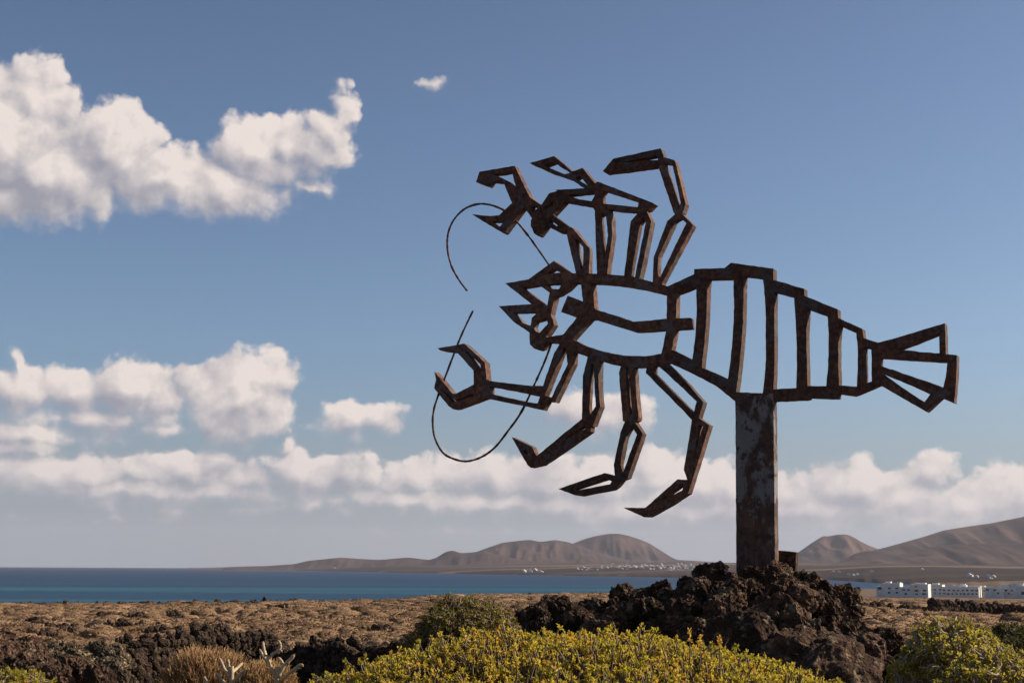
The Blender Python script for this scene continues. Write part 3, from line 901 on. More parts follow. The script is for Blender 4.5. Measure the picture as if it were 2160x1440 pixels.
# the mound that carries the post
rng = np.random.default_rng(77)
MX, MY = BASE.x, BASE.y
def mound_h(x, y):
    """height over the ground datum 0"""
    x = np.asarray(x, float); y = np.asarray(y, float)
    dx = x - MX; dy = y - MY
    rx = np.where(dx > 0, 2.05, 2.6); ry = np.where(dy < 0, 3.4, 1.9)
    q = np.sqrt((dx / rx) ** 2 + (dy / ry) ** 2)
    top = 1.52
    a = top * np.clip(1.12 - q, 0, 1) ** 0.85 / 1.10
    a = np.minimum(a, 1.42)
    q2 = np.sqrt(((x - 1.05) / 1.35) ** 2 + ((y - 15.3) / 1.7) ** 2)
    b = 1.08 * np.clip(1.1 - q2, 0, 1) ** 0.6
    q3 = np.sqrt(((x - 4.0) / 0.95) ** 2 + ((y - 13.6) / 1.6) ** 2)
    c = 0.52 * np.clip(1.1 - q3, 0, 1) ** 0.7
    return np.maximum(np.maximum(a, b), c)
mound = empty('lava_rock_mound', (MX, MY, 0.0))
tag(mound, 'tall heap of jagged dark brown lava rock carrying the steel post', 'rock mound')
gx, gy = np.meshgrid(np.linspace(-1.2, 5.4, 90), np.linspace(11.0, 17.6, 90))
gz = mound_h(gx, gy) - 0.20 + 0.10 * fbm2(gx, gy, 2.2, 4, 8) - np.where(mound_h(gx, gy) < 0.02, 0.5, 0)
i_ = (np.arange(89)[:, None] * 90 + np.arange(89)[None]).ravel()
link('rubble_core', mesh_np('rubble_core', np.stack([gx, gy, gz], -1).reshape(-1, 3), np.stack([i_, i_ + 1, i_ + 91, i_ + 90], -1), smooth=True), mound, [MAT_LAVA_DK])
pts = []
def try_rock(x, y, s, lift=0.0, me=None, force=False):
    z = float(mound_h(x, y)) + lift
    if not force:
        if mound_h(x, y) < 0.04: return
        for (a, b, c, r) in pts:
            if (a - x) ** 2 + (b - y) ** 2 + (c - z) ** 2 < (0.68 * (r + s)) ** 2: return
        # keep the foot of the post free in front
    pts.append((x, y, z, s))
    if me is None: me = HERO[rng.integers(len(HERO))] if s > 0.17 else MIDR[rng.integers(len(MIDR))]
    place('rock', me, mound, (x, y, z), s, rng)
# named large ones seen in the photo: (px, py, distance, radius)
for px, py, dist, s in [(1512,1190,14.8,.15),(1490,1198,14.9,.14),(1535,1214,14.6,.14),(1455,1226,14.8,.16),(1385,1243,15.2,.24),(1352,1248,15.3,.18),(1415,1250,15.0,.20),(1590,1198,14.35,.15),(1640,1195,14.35,.16),(1700,1226,14.5,.19),(1745,1236,14.5,.19),(1775,1262,14.5,.24),(1800,1272,14.4,.15),(1660,1250,13.9,.30),(1560,1250,14.0,.30),(1480,1255,14.3,.28),(1720,1285,13.9,.30),(1620,1300,13.4,.30),(1530,1300,13.5,.26),(1440,1300,14.0,.28),(1350,1290,14.6,.26),(1265,1306,15.2,.24),(1112,1296,15.4,.17),(1150,1282,15.5,.18),(1200,1280,15.4,.19),(1238,1292,15.3,.18),(1300,1278,15.2,.19),(1325,1262,15.3,.18),(1440,1262,14.9,.2),(1930,1432,11.9,.19),(1902,1402,12.3,.19),(1868,1372,12.8,.18),(1945,1448,11.7,.17),(1880,1398,12.7,.2),(1915,1424,12.4,.2),(1850,1352,13.0,.22),(1895,1440,12.0,.2),(1940,1442,12.2,.16),(1790,1372,12.8,.22),(1180,1288,15.4,.27),(1135,1300,15.3,.22),(1220,1310,15.0,.24),(1310,1320,14.6,.22),(1790,1330,13.3,.30),(1700,1345,13.1,.34),(1840,1375,12.9,.24),(1770,1400,12.6,.34),(1870,1425,12.5,.26),(1910,1440,12.4,.22),(1150,1330,14.9,.20),(1270,1345,14.4,.22),(1380,1345,14.0,.24),(1825,1425,12.2,.30),(1600,1350,12.9,.26),(1480,1345,13.2,.26)]:
    p = at_y(px, py + (8 if px < 1330 else 18) - (8 if py > 1330 else 0), dist)
    pts.append((p.x, p.y, p.z, s))
    place('rock', HERO[rng.integers(len(HERO))], mound, p, s * 0.84, rng)
for px, py, dist, s, k in [(1560,1362,12.3,.30,0),(1655,1392,12.1,.36,1),(1745,1420,11.9,.33,2),(1690,1262,13.7,.20,0),(1820,1400,12.3,.26,1)]:
    p = at_y(px, py, dist)
    pts.append((p.x, p.y, p.z, s))
    place('rock', SLAB[k], mound, p, s, rng)
for k in range(5000):
    x = rng.uniform(-0.6, 5.0); y = rng.uniform(11.5, 16.8)
    s = float(rng.choice([0.26, 0.20, 0.15, 0.11], p=[.05, .20, .40, .35]))
    if abs((x - MX)) < 0.34 and y < MY - 0.02 and y > MY - 0.5 and s > 0.12: continue
    if len(pts) > 292: break
    try_rock(x, y, s * rng.uniform(0.85, 1.15), 0.0)
# rubble chips between the rocks, too many to count
mb = MB()
CH = []
for k in range(6):
    m_ = rock_mesh(700 + k, 3, 1.2); c_ = np.zeros(len(m_.vertices) * 3, np.float32); m_.vertices.foreach_get('co', c_); CH.append(c_.reshape(-1, 3)); bpy.data.meshes.remove(m_)
Fc_ = ICO[3][1]
N = 1300
x = rng.uniform(-0.6, 5.0, N); y = rng.uniform(11.3, 16.6, N); hh = mound_h(x, y)
ok = hh > 0.02
x, y, hh = x[ok], y[ok], hh[ok]
for a, b, c in zip(x, y, hh):
    s = rng.uniform(0.03, 0.11)
    Vv = CH[rng.integers(6)] @ np.array(rand_rot(rng).to_3x3()) * rng.uniform(0.7, 1.25, 3)
    mb.add(Vv * s + np.array([a, b, c + rng.uniform(-0.06, 0.05)]), tri=Fc_)
tag(mb.build('rubble_chips', MAT_LAVA, mound), kind='stuff')
# squared stone beside the post
blk = rock_mesh(333, 6, 0.25, cuts=0)
co = np.zeros(len(blk.vertices) * 3, np.float32); blk.vertices.foreach_get('co', co); co = co.reshape(-1, 3)
Vd = ICO[6][0]
box = Vd / np.max(np.abs(Vd), axis=1, keepdims=True)
bx_ = box * 0.93 + (co - Vd) * 0.16 + Vd * 0.07
blk.vertices.foreach_set('co', bx_.astype(np.float32).ravel()); blk.update()
pb = at_y(1660, 1178, 15.25)
ob = place('stone_block', blk, None, (pb.x, pb.y, pb.z - 0.02), 1.0, rng, (1, 1), Matrix.Rotation(R(-18), 4, 'Z') @ Matrix.Rotation(R(5), 4, 'Y') @ Matrix.Diagonal((0.104, 0.10, 0.10, 1)))
tag(ob, 'squared brown stone block standing on the mound right of the post', 'stone')

# ------------------------------------------------------------------ drystone walls
WST = [rock_mesh(400 + k, 4, 1.0, MAT_LAVA_DK) for k in range(7)]
def wall(name, label, path, height, size, rng, jit=0.35, thick=0.5, top_noise=0.08, limit=300):
    """path: list of (x, y); stones laid in rough courses, both faces and the top"""
    P = np.array(path, float)
    seg = np.linalg.norm(np.diff(P, axis=0), axis=1); Ltot = seg.sum()
    c0 = P.mean(0)
    z0 = float(ground_z(c0[0], c0[1]))
    w = empty(name, (c0[0], c0[1], z0))
    tag(w, label, 'stone wall')
    def at(s):
        k = 0
        while k < len(seg) - 1 and s > seg[k]: s -= seg[k]; k += 1
        t = np.clip(s / seg[k], 0, 1)
        d = (P[k + 1] - P[k]) / seg[k]
        return P[k] + d * seg[k] * t, d
    stones = []
    s = 0.0
    zz = 0.0
    row = 0
    hmax = height * (1 + top_noise)
    while zz < hmax:
        s = rng.uniform(0, size)
        while s < Ltot:
            st = size * rng.uniform(0.65, 1.35)
            p, d = at(s + st / 2)
            nrm = np.array([d[1], -d[0]])
            gz_ = float(ground_z(p[0], p[1]))
            hl = height * (1 + top_noise * 2 * float(fbm2(np.array([s]), np.array([row * 0.0]), 0.9, 3, 4)[0]))
            if zz < hl:
                bat = (1 - zz / max(height, .01)) * 0.12
                stones.append((p + nrm * (thick / 2 + bat), gz_ + zz, st))
                if zz + size > hl * 0.98: stones.append((p + nrm * rng.uniform(-.15, .15), gz_ + zz + size * 0.45, st * 0.9))
            s += st * 0.92
        zz += size * 0.74; row += 1
    core = []
    n = 24
    ss = np.linspace(0, Ltot, n)
    V = []; q = []
    for k, s_ in enumerate(ss):
        p, d = at(s_); nrm = np.array([d[1], -d[0]]); g_ = float(ground_z(p[0], p[1]))
        f_ = p + nrm * (thick / 2 + 0.02); b_ = p - nrm * thick / 2
        hh_ = height * 0.90
        V += [(f_[0], f_[1], g_ - 0.2), (f_[0], f_[1], g_ + hh_), (b_[0], b_[1], g_ + hh_), (b_[0], b_[1], g_ - 0.2)]
        if k:
            o_ = (k - 1) * 4
            for j in range(3): q.append((o_ + j, o_ + j + 1, o_ + j + 5, o_ + j + 4))
    q.append((0, 1, 2, 3)); q.append(tuple((n - 1) * 4 + j for j in (3, 2, 1, 0)))
    link('wall_core', mesh_np('wall_core', np.array(V), np.array(q)), w, [MAT_LAVA_DK])
    stones.sort(key=lambda t: -t[2])
    for p, z, st in stones[:limit]:
        place('stone', WST[rng.integers(len(WST))], w, (p[0], p[1], z + st * 0.3), st * 0.56, rng)
    if len(stones) > limit:
        mb = MB(); Vc, Fc = ICO[2]
        for p, z, st in stones[limit:]:
            mb.add(Vc * rng.uniform(0.7, 1.2, 3) * (1 + .2 * rng.normal(size=(len(Vc), 1))) * st * 0.55 + np.array([p[0], p[1], z + st * .3]), tri=Fc)
        tag(mb.build('small_stones', MAT_LAVA_DK, w), kind='stuff')
    return w
rng = np.random.default_rng(12)
def gxy(px, y): p = at_y(px, 1200, y); return (p.x, p.y)
wall('drystone_wall', 'broken drystone wall of black lava stones bending behind the dry brown shrub', [gxy(252, 25.0), gxy(400, 26.6), gxy(560, 28.0)], 0.96, 0.17, rng)
wall('drystone_wall', 'black shaded drystone wall running left from the dark leafy bush', [gxy(540, 28.1), gxy(700, 26.6), gxy(880, 25.2), gxy(1000, 24.4)], 0.80, 0.18, rng)
wall('drystone_wall', 'low dark stone wall crossing the plain below the white houses', [gxy(1952, 104), gxy(2020, 107), gxy(2090, 108), gxy(2230, 106)], 0.68, 0.42, rng, thick=0.7, top_noise=0.25)
wall('drystone_wall', 'short low dark stone wall just right of the rock mound', [gxy(1800, 116), gxy(1860, 117), gxy(1945, 116)], 0.35, 0.4, rng, thick=0.6, top_noise=0.4)

# ------------------------------------------------------------------ loose rock on the plain
def heap(name, label, spots, rng, meshes, cat='rocks', group=None):
    c = np.mean([s[0] for s in spots], axis=0)
    e = empty(name, tuple(c))
    tag(e, label, cat, group)
    for p, s in spots: place('rock', meshes[rng.integers(len(meshes))], e, p, s, rng)
    return e
rng = np.random.default_rng(31)
LICH = [rock_mesh(500 + k, 5, 1.1, MAT_LICHEN) for k in range(6)]
def scatter(px0, px1, py0, py1, d0, d1, n, smin, smax):
    out = []
    for _ in range(n):
        px = rng.uniform(px0, px1); f = rng.uniform(); py = py0 + (py1 - py0) * f
        d = d0 + (d1 - d0) * f + rng.uniform(-.2, .2)
        p = at_y(px, py, d)
        s = rng.uniform(smin, smax)
        out.append(((p.x, p.y, p.z), s))
    return out
heap('rubble_heap', 'tumbled rubble of pale lichen spotted lava stones at the lower left', scatter(60, 250, 1378, 1445, 26, 19, 120, .09, .24), rng, LICH, 'rubble')
heap('rubble_heap', 'dark lava rubble heap at the left picture edge', scatter(-60, 90, 1376, 1440, 23, 19.5, 60, .14, .34), rng, MIDR, 'rubble')
heap('rubble_heap', 'two big dark boulders in front of the pale rubble', [(tuple(at_y(148, 1412, 18.6)), .20), (tuple(at_y(172, 1418, 18.5)), .18), (tuple(at_y(100, 1432, 18.2)), .22), (tuple(at_y(210, 1430, 18)), .18), (tuple(at_y(130, 1440, 18)), .2)], rng, MIDR, 'boulders')
SM = [rock_mesh(600 + k, 4, 1.2, MAT_LAVA_DK) for k in range(6)]
OUT = [('dark lava outcrop far left, above the rubble', 85, 1309, 30, 7), ('dark broken lava outcrop nearest the pale rubble', 80, 1334, 40, 6), ('long dark outcrop left of the wall, middle of the brown plain', 150, 1322, 40, 5),
       ('small dark outcrop high on the left plain', 232, 1296, 26, 4), ('dark outcrop right of the small high one', 296, 1297, 16, 5), ('dark flat outcrop above the broken wall', 380, 1294, 34, 4),
       ('dark outcrop directly above the left end of the wall', 270, 1313, 28, 7), ('ragged dark outcrop above the middle of the wall', 440, 1320, 30, 6), ('scattered dark stones left of the ragged outcrop', 340, 1326, 30, 5),
       ('dark stones near the shore above the wall corner', 590, 1278, 26, 4), ('dark outcrop low on the plain left of the leafy bush', 800, 1322, 24, 4), ('dark stones on the plain edge above the leafy bush', 660, 1272, 26, 3), ('dark outcrop on the right plain below the white houses', 1895, 1275, 14, 3),
       ('dark stones on the shore skyline right of the leafy bush', 1120, 1250, 22, 3)]
for lab, px, py, hw, hhh in OUT:
    sp = []
    for _ in range(24):
        qx = px + rng.normal() * hw * 0.6; qy = py + rng.normal() * hhh * 0.5
        # where that line of sight meets the plain
        dd = np.geomspace(20, 430, 240); r_ = ray(qx, qy)
        X = r_.x / r_.y * dd; Zr = EYE + r_.z / r_.y * dd
        hit = np.where(Zr < ground_z(X, dd) + 0.25)[0]
        if len(hit) == 0: continue
        k = hit[0]
        sp.append(((X[k], dd[k], float(ground_z(X[k], dd[k])) + 0.20), rng.uniform(0.06, 0.16) * (dd[k] / 60) ** 0.7))
    if sp: heap('lava_outcrop', lab, sp, rng, SM, 'rocks', 'dark lava outcrops on the plain')
# the black rock rim where the plain breaks off to the sea
for lab, a0, a1, n in [('black rock rim along the shore at the left', -22, -14.5, 120), ('black rock rim along the shore left of centre', -14.5, -8.2, 110)]:
    sp = []
    for _ in range(n):
        az = R(rng.uniform(a0, a1)); d = float(edge_at(az)) * rng.uniform(0.97, 1.01)
        X, Y = d * math.sin(az), d * math.cos(az)
        sp.append(((X, Y, float(ground_z(X, Y)) + 0.15), rng.uniform(0.25, 0.6)))
    heap('shore_rocks', lab, sp, rng, SM, 'rocks')

# ------------------------------------------------------------------ dry scrub of the plain: nobody could count it
MAT_SCRUB = m_tint('dry_scrub', [(0.0, (0.060, 0.037, 0.022)), (0.3, (0.185, 0.115, 0.066)), (0.6, (0.325, 0.205, 0.118)), (0.85, (0.40, 0.27, 0.160)), (1.0, (0.35, 0.28, 0.13))], 0.95, 0.0, 0.05, 1.0, 4.5, 0.22)
def scrub():
    rng = np.random.default_rng(3)
    mb = MB()
    cells = [(22, 45, 0.56, 170, 24), (45, 80, 0.72, 76, 14), (80, 150, 1.05, 36, 8), (150, 470, 1.9, 14, 0)]
    K = 7
    a = np.arange(K) * 2 * math.pi / K
    for d0, d1, sp, nsp, nlow in cells:
        azr = (R(-27), R(27))
        area = (azr[1] - azr[0]) / 2 * (d1 ** 2 - d0 ** 2)
        n = int(area / sp ** 2)
        az = rng.uniform(*azr, n); d = np.sqrt(rng.uniform(d0 ** 2, d1 ** 2, n))
        k = d < edge_at(az) * 1.01
        az, d = az[k], d[k]
        x, y = d * np.sin(az), d * np.cos(az)
        # leave open, stony patches
        k = (fbm2(x, y, 0.09, 3, 44) > -0.34) & ~((d < 30) & (az > R(-17.5)) & (az < R(-1.0))) & ~((d < 27) & (az < R(-14)))
        x, y, d = x[k], y[k], d[k]; n = len(x)
        z = ground_z(x, y)
        r = sp * rng.uniform(0.45, 1.0, n) * (1 + 0.3 * fbm2(x, y, 0.05, 2, 9)); h = r * rng.uniform(0.30, 0.58, n) * np.clip(1.1 - d / 500, .6, 1)
        tint = np.clip(0.52 + 0.45 * fbm2(x, y, 0.06, 3, 17) + rng.normal(0, 0.13, n), 0, 1)
        # low dome body
        rings = [(0.98, -0.12), (0.72, 0.62)]
        V = []
        for rr, hz in rings:
            jr = rng.uniform(0.75, 1.2, (n, K))
            V.append(np.stack([x[:, None] + np.cos(a) * rr * r[:, None] * jr, y[:, None] + np.sin(a) * rr * r[:, None] * jr, z[:, None] + hz * h[:, None] * rng.uniform(0.7, 1.2, (n, K))], -1))
        V.append(np.stack([x, y, z + h * 0.88], -1)[:, None])
        V = np.concatenate(V, 1)
        j = np.arange(K); j2 = (j + 1) % K
        quads = np.stack([j, j2, j2 + K, j + K], -1)
        tris = np.stack([j + K, j2 + K, np.full(K, 2 * K)], -1)
        off = (np.arange(n) * (2 * K + 1))[:, None, None]
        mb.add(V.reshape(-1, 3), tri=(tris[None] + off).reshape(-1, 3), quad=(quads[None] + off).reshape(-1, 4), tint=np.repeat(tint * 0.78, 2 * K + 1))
        # twigs standing out of it
        D = unit(rng, n * nsp); D[:, 2] = np.abs(D[:, 2]) * 0.9 + 0.12
        D /= np.linalg.norm(D, axis=1, keepdims=True)
        I = np.repeat(np.arange(n), nsp)
        C = np.stack([x, y, z], -1)[I]
        S = np.stack([r, r, h], -1)[I]
        B = C + D * S * 0.72
        tip = C + D * S * rng.uniform(0.96, 1.16, (n * nsp, 1)) + unit(rng, n * nsp) * S * 0.10
        wv = np.cross(D, unit(rng, n * nsp)); wv /= np.maximum(np.linalg.norm(wv, axis=1, keepdims=True), 1e-6)
        wd = (0.004 + 0.00019 * d[I])[:, None] * rng.uniform(0.8, 1.8, (n * nsp, 1))
        Vt = np.stack([B - wv * wd * 1.6, B + wv * wd * 1.6, tip], 1).reshape(-1, 3)
        T = np.arange(n * nsp * 3).reshape(-1, 3)
        tt = np.clip(tint[I] + rng.normal(0, 0.13, n * nsp), 0, 1)
        mb.add(Vt, tri=T, tint=np.repeat(tt, 3))
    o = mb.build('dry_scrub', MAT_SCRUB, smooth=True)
    tag(o, 'low brown dry scrub covering the plain down to the shore', 'scrub', kind='stuff')
scrub()

# ------------------------------------------------------------------ shrubs
MAT_BARK = m_tint('grey_tan_bark', [(0.0, (0.060, 0.042, 0.030)), (0.5, (0.17, 0.125, 0.085)), (1.0, (0.33, 0.255, 0.175))], 0.85, 0.0, 0.15, 0.3, 30)
MAT_LEAF = m_tint('yellow_green_leaf', [(0.0, (0.110, 0.108, 0.014)), (0.25, (0.245, 0.220, 0.023)), (0.55, (0.49, 0.405, 0.036)), (0.8, (0.64, 0.48, 0.055)), (1.0, (0.62, 0.34, 0.05))], 0.5, 0.5, 0.4)
MAT_LEAF_DK = m_tint('olive_leaf', [(0.0, (0.035, 0.040, 0.010)), (0.5, (0.085, 0.085, 0.016)), (0.85, (0.19, 0.165, 0.022)), (1.0, (0.30, 0.25, 0.03))], 0.6, 0.25, 0.25)
MAT_LEAF_MID = m_tint('olive_yellow_leaf', [(0.0, (0.05, 0.05, 0.010)), (0.4, (0.13, 0.115, 0.018)), (0.7, (0.26, 0.21, 0.028)), (1.0, (0.40, 0.29, 0.04))], 0.55, 0.35, 0.3)
MAT_STRAW = m_tint('straw_twig', [(0.0, (0.080, 0.045, 0.026)), (0.5, (0.24, 0.135, 0.070)), (1.0, (0.40, 0.25, 0.11))], 0.85, 0.1, 0.15)

def spurge(name, label, base, rad, ntips, rng, leaf=(0.024, 0.010), nleaf=9, leafmat=MAT_LEAF, lean=(0, 0), stemr=0.0045, tint=0.55,
           bark=0.55, bare=0.0, zmin=0.25, zig=0.10, shell=0.10, leafy=None, cat='shrub', limbs=9, rough=0.10, top=None, orders=(0.34, 0.62, 0.84), n3=7):
    """a dome-shaped succulent shrub: crooked limbs fork towards a shell of leaf rosettes. rad = (rx, ry, rz)"""
    bx, by = base[0], base[1]
    bz = base[2] if len(base) > 2 else float(ground_z(bx, by))
    root = empty(name, (bx, by, bz))
    tag(root, label, cat)
    Rr = np.array(rad, float)
    foot0 = np.array([bx, by, bz])
    C = foot0 if top is None else np.array([bx, by, top - Rr[2]])
    # shell points
    U = unit(rng, int(ntips * 2.2)); U[:, 2] = np.where(U[:, 2] < zmin, -U[:, 2], U[:, 2])
    U = U[U[:, 2] > zmin][:ntips]
    bump = 1 + rough * fbm(U * 3.1 + 5, 4, 7) + rng.normal(0, 0.02, len(U))
    tips = C + U * Rr * (bump * (1 - shell * rng.uniform(0, 1, len(U)) ** 2))[:, None] + np.array([lean[0], lean[1], 0]) * U[:, 2:3]
    # three orders of limbs
    def sub(frac, n):
        V = unit(rng, n * 3); V[:, 2] = np.abs(V[:, 2]) * 0.9 + 0.10
        V = V[:n]; V /= np.linalg.norm(V, axis=1, keepdims=True)
        return C + V * Rr * frac * (rng.uniform(0.85, 1.12, (n, 1)) if frac < 0.86 else rng.uniform(0.97, 1.02, (n, 1))), V
    L1, _ = sub(orders[0], limbs); L2, _ = sub(orders[1], limbs * 6 if n3 > 4 else ntips // 30); L3, _ = sub(orders[2], max(limbs * 22, ntips // n3))
    def near(P, Q):
        out = np.empty(len(P), int)
        for s in range(0, len(P), 500):
            d = (P[s:s + 500] ** 2).sum(1)[:, None] - 2 * P[s:s + 500] @ Q.T + (Q ** 2).sum(1)[None]
            out[s:s + 500] = d.argmin(1)
        return out
    st = MB()
    def limbset(P, Q, r0, r1, n, tb, kink):
        m1 = P + (Q - P) * 0.35 + rng.normal(size=P.shape) * kink * np.linalg.norm(Q - P, axis=1, keepdims=True)
        m2 = P + (Q - P) * 0.70 + rng.normal(size=P.shape) * kink * np.linalg.norm(Q - P, axis=1, keepdims=True)
        tt = np.clip(tb + rng.normal(0, 0.12, len(P)), 0, 1)
        rm1 = r0 + (r1 - r0) * 0.35; rm2 = r0 + (r1 - r0) * 0.7
        prisms(st, P, m1, r0, rm1, n, tt); prisms(st, m1, m2, rm1, rm2, n, tt); prisms(st, m2, Q, rm2, r1, n, tt)
        return m2
    foot = foot0[None].repeat(len(L1), 0) + rng.normal(size=(len(L1), 3)) * [0.05, 0.05, 0.02]
    limbset(foot, L1, stemr * 6.5, stemr * 5, 7, bark - .05, zig)
    limbset(L1[near(L2, L1)], L2, stemr * 4.4, stemr * 3, 6, bark, zig)
    limbset(L2[near(L3, L2)], L3, stemr * 2.8, stemr * 1.8, 5, bark, zig)
    limbset(L3[near(tips, L3)], tips, stemr * 1.5, stemr * 0.9, 4, bark + .05, zig * 0.8)
    stems = st.build('branches', MAT_BARK, root, smooth=True)
    tag(stems, kind='stuff')
    # rosettes
    keep = rng.uniform(size=len(tips)) >= bare
    if leafy is not None: keep &= leafy(tips)
    tp = tips[keep]; Ut = U[keep]
    ax = Ut * 0.6 + np.array([0, 0, 0.75]) + rng.normal(size=Ut.shape) * 0.22
    ax /= np.linalg.norm(ax, axis=1, keepdims=True)
    n = len(tp)
    sc = rng.uniform(0.7, 1.3, n)
    I = np.repeat(np.arange(n), nleaf)
    sp = unit(rng, n * nleaf)
    rise = rng.uniform(0.15, 1.1, (n * nleaf, 1))
    D = sp + ax[I] * rise
    D /= np.linalg.norm(D, axis=1, keepdims=True)
    B = tp[I] - ax[I] * (rng.uniform(0, 0.9, (n * nleaf, 1)) * leaf[0])
    tr = np.clip(tint + rng.normal(0, 0.17, n) + 0.15 * fbm(tp * 2.2, 3, 3), 0, 0.93)
    tt = np.clip(tr[I] + rng.normal(0, 0.10, n * nleaf), 0, 1)
    lv = MB()
    leaves(lv, B, D, leaf[0] * sc[I] * rng.uniform(0.7, 1.2, n * nleaf), leaf[1] * sc[I], rng, tt)
    lo = lv.build('leaves', leafmat, root)
    tag(lo, kind='stuff')
    return root
rng = np.random.default_rng(9)
# big foreground cushion
fc = at_y(1240, 1300, 6.9)
spurge('spurge_shrub', 'wide yellow green succulent shrub filling the foreground below the mound', (fc.x, fc.y, 0.0), (2.16, 1.75, 1.37), 20000, rng,
       leaf=(0.0195, 0.0092), nleaf=11, stemr=0.0034, tint=0.62, bark=0.36, zmin=0.42, shell=0.05, limbs=14, rough=0.05, bare=0.08, zig=0.06, orders=(0.5, 0.80, 0.90), n3=3)
def ztop(px, py, d): return at_y(px, py, d).z
# dark bush behind it
db = at_y(985, 1300, 12.6)
spurge('spurge_shrub', 'dark brown green bush against the light, left of the rock mound', (db.x, db.y), (0.58, 0.55, 0.60), 4200, rng, leaf=(0.030, 0.010), nleaf=6, leafmat=MAT_LEAF_MID,
       stemr=0.0050, tint=0.64, bark=0.38, zmin=-0.6, zig=0.14, shell=0.45, limbs=10, rough=0.16, bare=0.15, top=ztop(985, 1262, 12.6))
# right hand shrubs
r1 = at_y(2020, 1400, 9.4)
spurge('spurge_shrub', 'open tan branched shrub with yellow green tips right of the mound', (r1.x, r1.y), (0.45, 0.5, 0.50), 1500, rng, leaf=(0.027, 0.0115), nleaf=8, stemr=0.0056, tint=0.40, bark=0.86,
       zmin=-0.25, zig=0.16, shell=0.22, limbs=8, rough=0.18, bare=0.10, top=ztop(2020, 1308, 9.4))
r2 = at_y(2118, 1420, 8.6)
spurge('spurge_shrub', 'yellow green shrub at the lower right picture corner', (r2.x, r2.y), (0.50, 0.5, 0.48), 1700, rng, leaf=(0.026, 0.011), nleaf=8, stemr=0.0054, tint=0.40, bark=0.84,
       zmin=-0.25, zig=0.15, shell=0.22, limbs=8, rough=0.16, bare=0.12, top=ztop(2100, 1372, 8.6))
r3 = at_y(2150, 1380, 12.5)
spurge('spurge_shrub', 'dull olive bush behind the shrubs at the right edge', (r3.x, r3.y), (0.50, 0.5, 0.45), 3200, rng, leaf=(0.040, 0.009), nleaf=8, leafmat=MAT_LEAF_DK, stemr=0.004, tint=0.30, bark=0.35,
       zmin=-0.4, zig=0.12, shell=0.3, limbs=10, rough=0.15, top=ztop(2150, 1322, 12.5))
# small yellow shrub at the left corner and by the wall foot
c1 = at_y(30, 1440, 10.5)
spurge('spurge_shrub', 'small yellow green shrub at the lower left picture corner', (c1.x, c1.y), (0.36, 0.4, 0.40), 1100, rng, leaf=(0.028, 0.011), nleaf=8, stemr=0.004, tint=0.50, bark=0.5, zmin=-0.1, shell=0.25, limbs=7, rough=0.14, top=ztop(30, 1414, 10.5))
c2 = at_y(690, 1440, 7.6)
spurge('spurge_shrub', 'sparse little shrub at the left foot of the foreground cushion', (c2.x, c2.y), (0.16, 0.25, 0.22), 260, rng, leaf=(0.026, 0.010), nleaf=7, stemr=0.0035, tint=0.42, bark=0.6, zmin=-0.1, shell=0.3, limbs=6, rough=0.15, bare=0.2, top=ztop(690, 1420, 7.6))

def dry_shrub(name, label, base, rad, n, rng, tint=0.5, top=1.0):
    """brush of fine upright twigs"""
    bx, by = base[0], base[1]; bz = float(ground_z(bx, by))
    root = empty(name, (bx, by, bz)); tag(root, label, 'shrub')
    U = unit(rng, n); U[:, 2] = np.where(U[:, 2] < -.35, -U[:, 2], U[:, 2])
    C = np.array([bx, by, top - rad[2]])
    T = C + U * np.array(rad) * rng.uniform(0.72, 1.06, (n, 1)) * (1 + 0.10 * fbm(U * 3, 3, 2))[:, None]
    st = MB()
    M0 = C + (T - C) * 0.45 + rng.normal(size=T.shape) * 0.03 + np.array([0, 0, 0.04])
    M1 = C + (T - C) * 0.78 + rng.normal(size=T.shape) * 0.025
    tt = np.clip(tint + rng.normal(0, 0.18, n), 0, 1)
    prisms(st, C + rng.normal(size=T.shape) * [.06, .06, .05] - [0, 0, .12], M0, .0045, .0036, 3, tt * .7)
    F0 = np.array([bx, by, bz]) + rng.normal(size=(40, 3)) * [.05, .05, 0]
    prisms(st, F0, C + rng.normal(size=(40, 3)) * .1, .012, .006, 5, tt[:40] * .6)
    prisms(st, M0, M1, .0034, .0028, 3, tt * .85)
    prisms(st, M1, T, .0028, .0016, 3, tt)
    for k in range(2):
        e = T + unit(rng, n) * 0.028 + np.array([0, 0, 0.024])
        prisms(st, M1 + (T - M1) * rng.uniform(.2, .8, (n, 1)), e, .0022, .0016, 3, np.clip(tt + .15, 0, 1))
    tag(st.build('twigs', MAT_STRAW, root), kind='stuff')
    return root
d1_ = at_y(440, 1430, 10.2)
dry_shrub('dry_shrub', 'rounded straw brown dry shrub before the broken wall', (d1_.x, d1_.y), (0.42, 0.42, 0.42), 6500, rng, 0.58, ztop(440, 1374, 10.2))
d2_ = at_y(560, 1440, 9.6)
dry_shrub('dry_shrub', 'paler dry twiggy shrub behind the bare candelabra stems', (d2_.x, d2_.y), (0.24, 0.3, 0.26), 2500, rng, 0.74, ztop(570, 1400, 9.6))

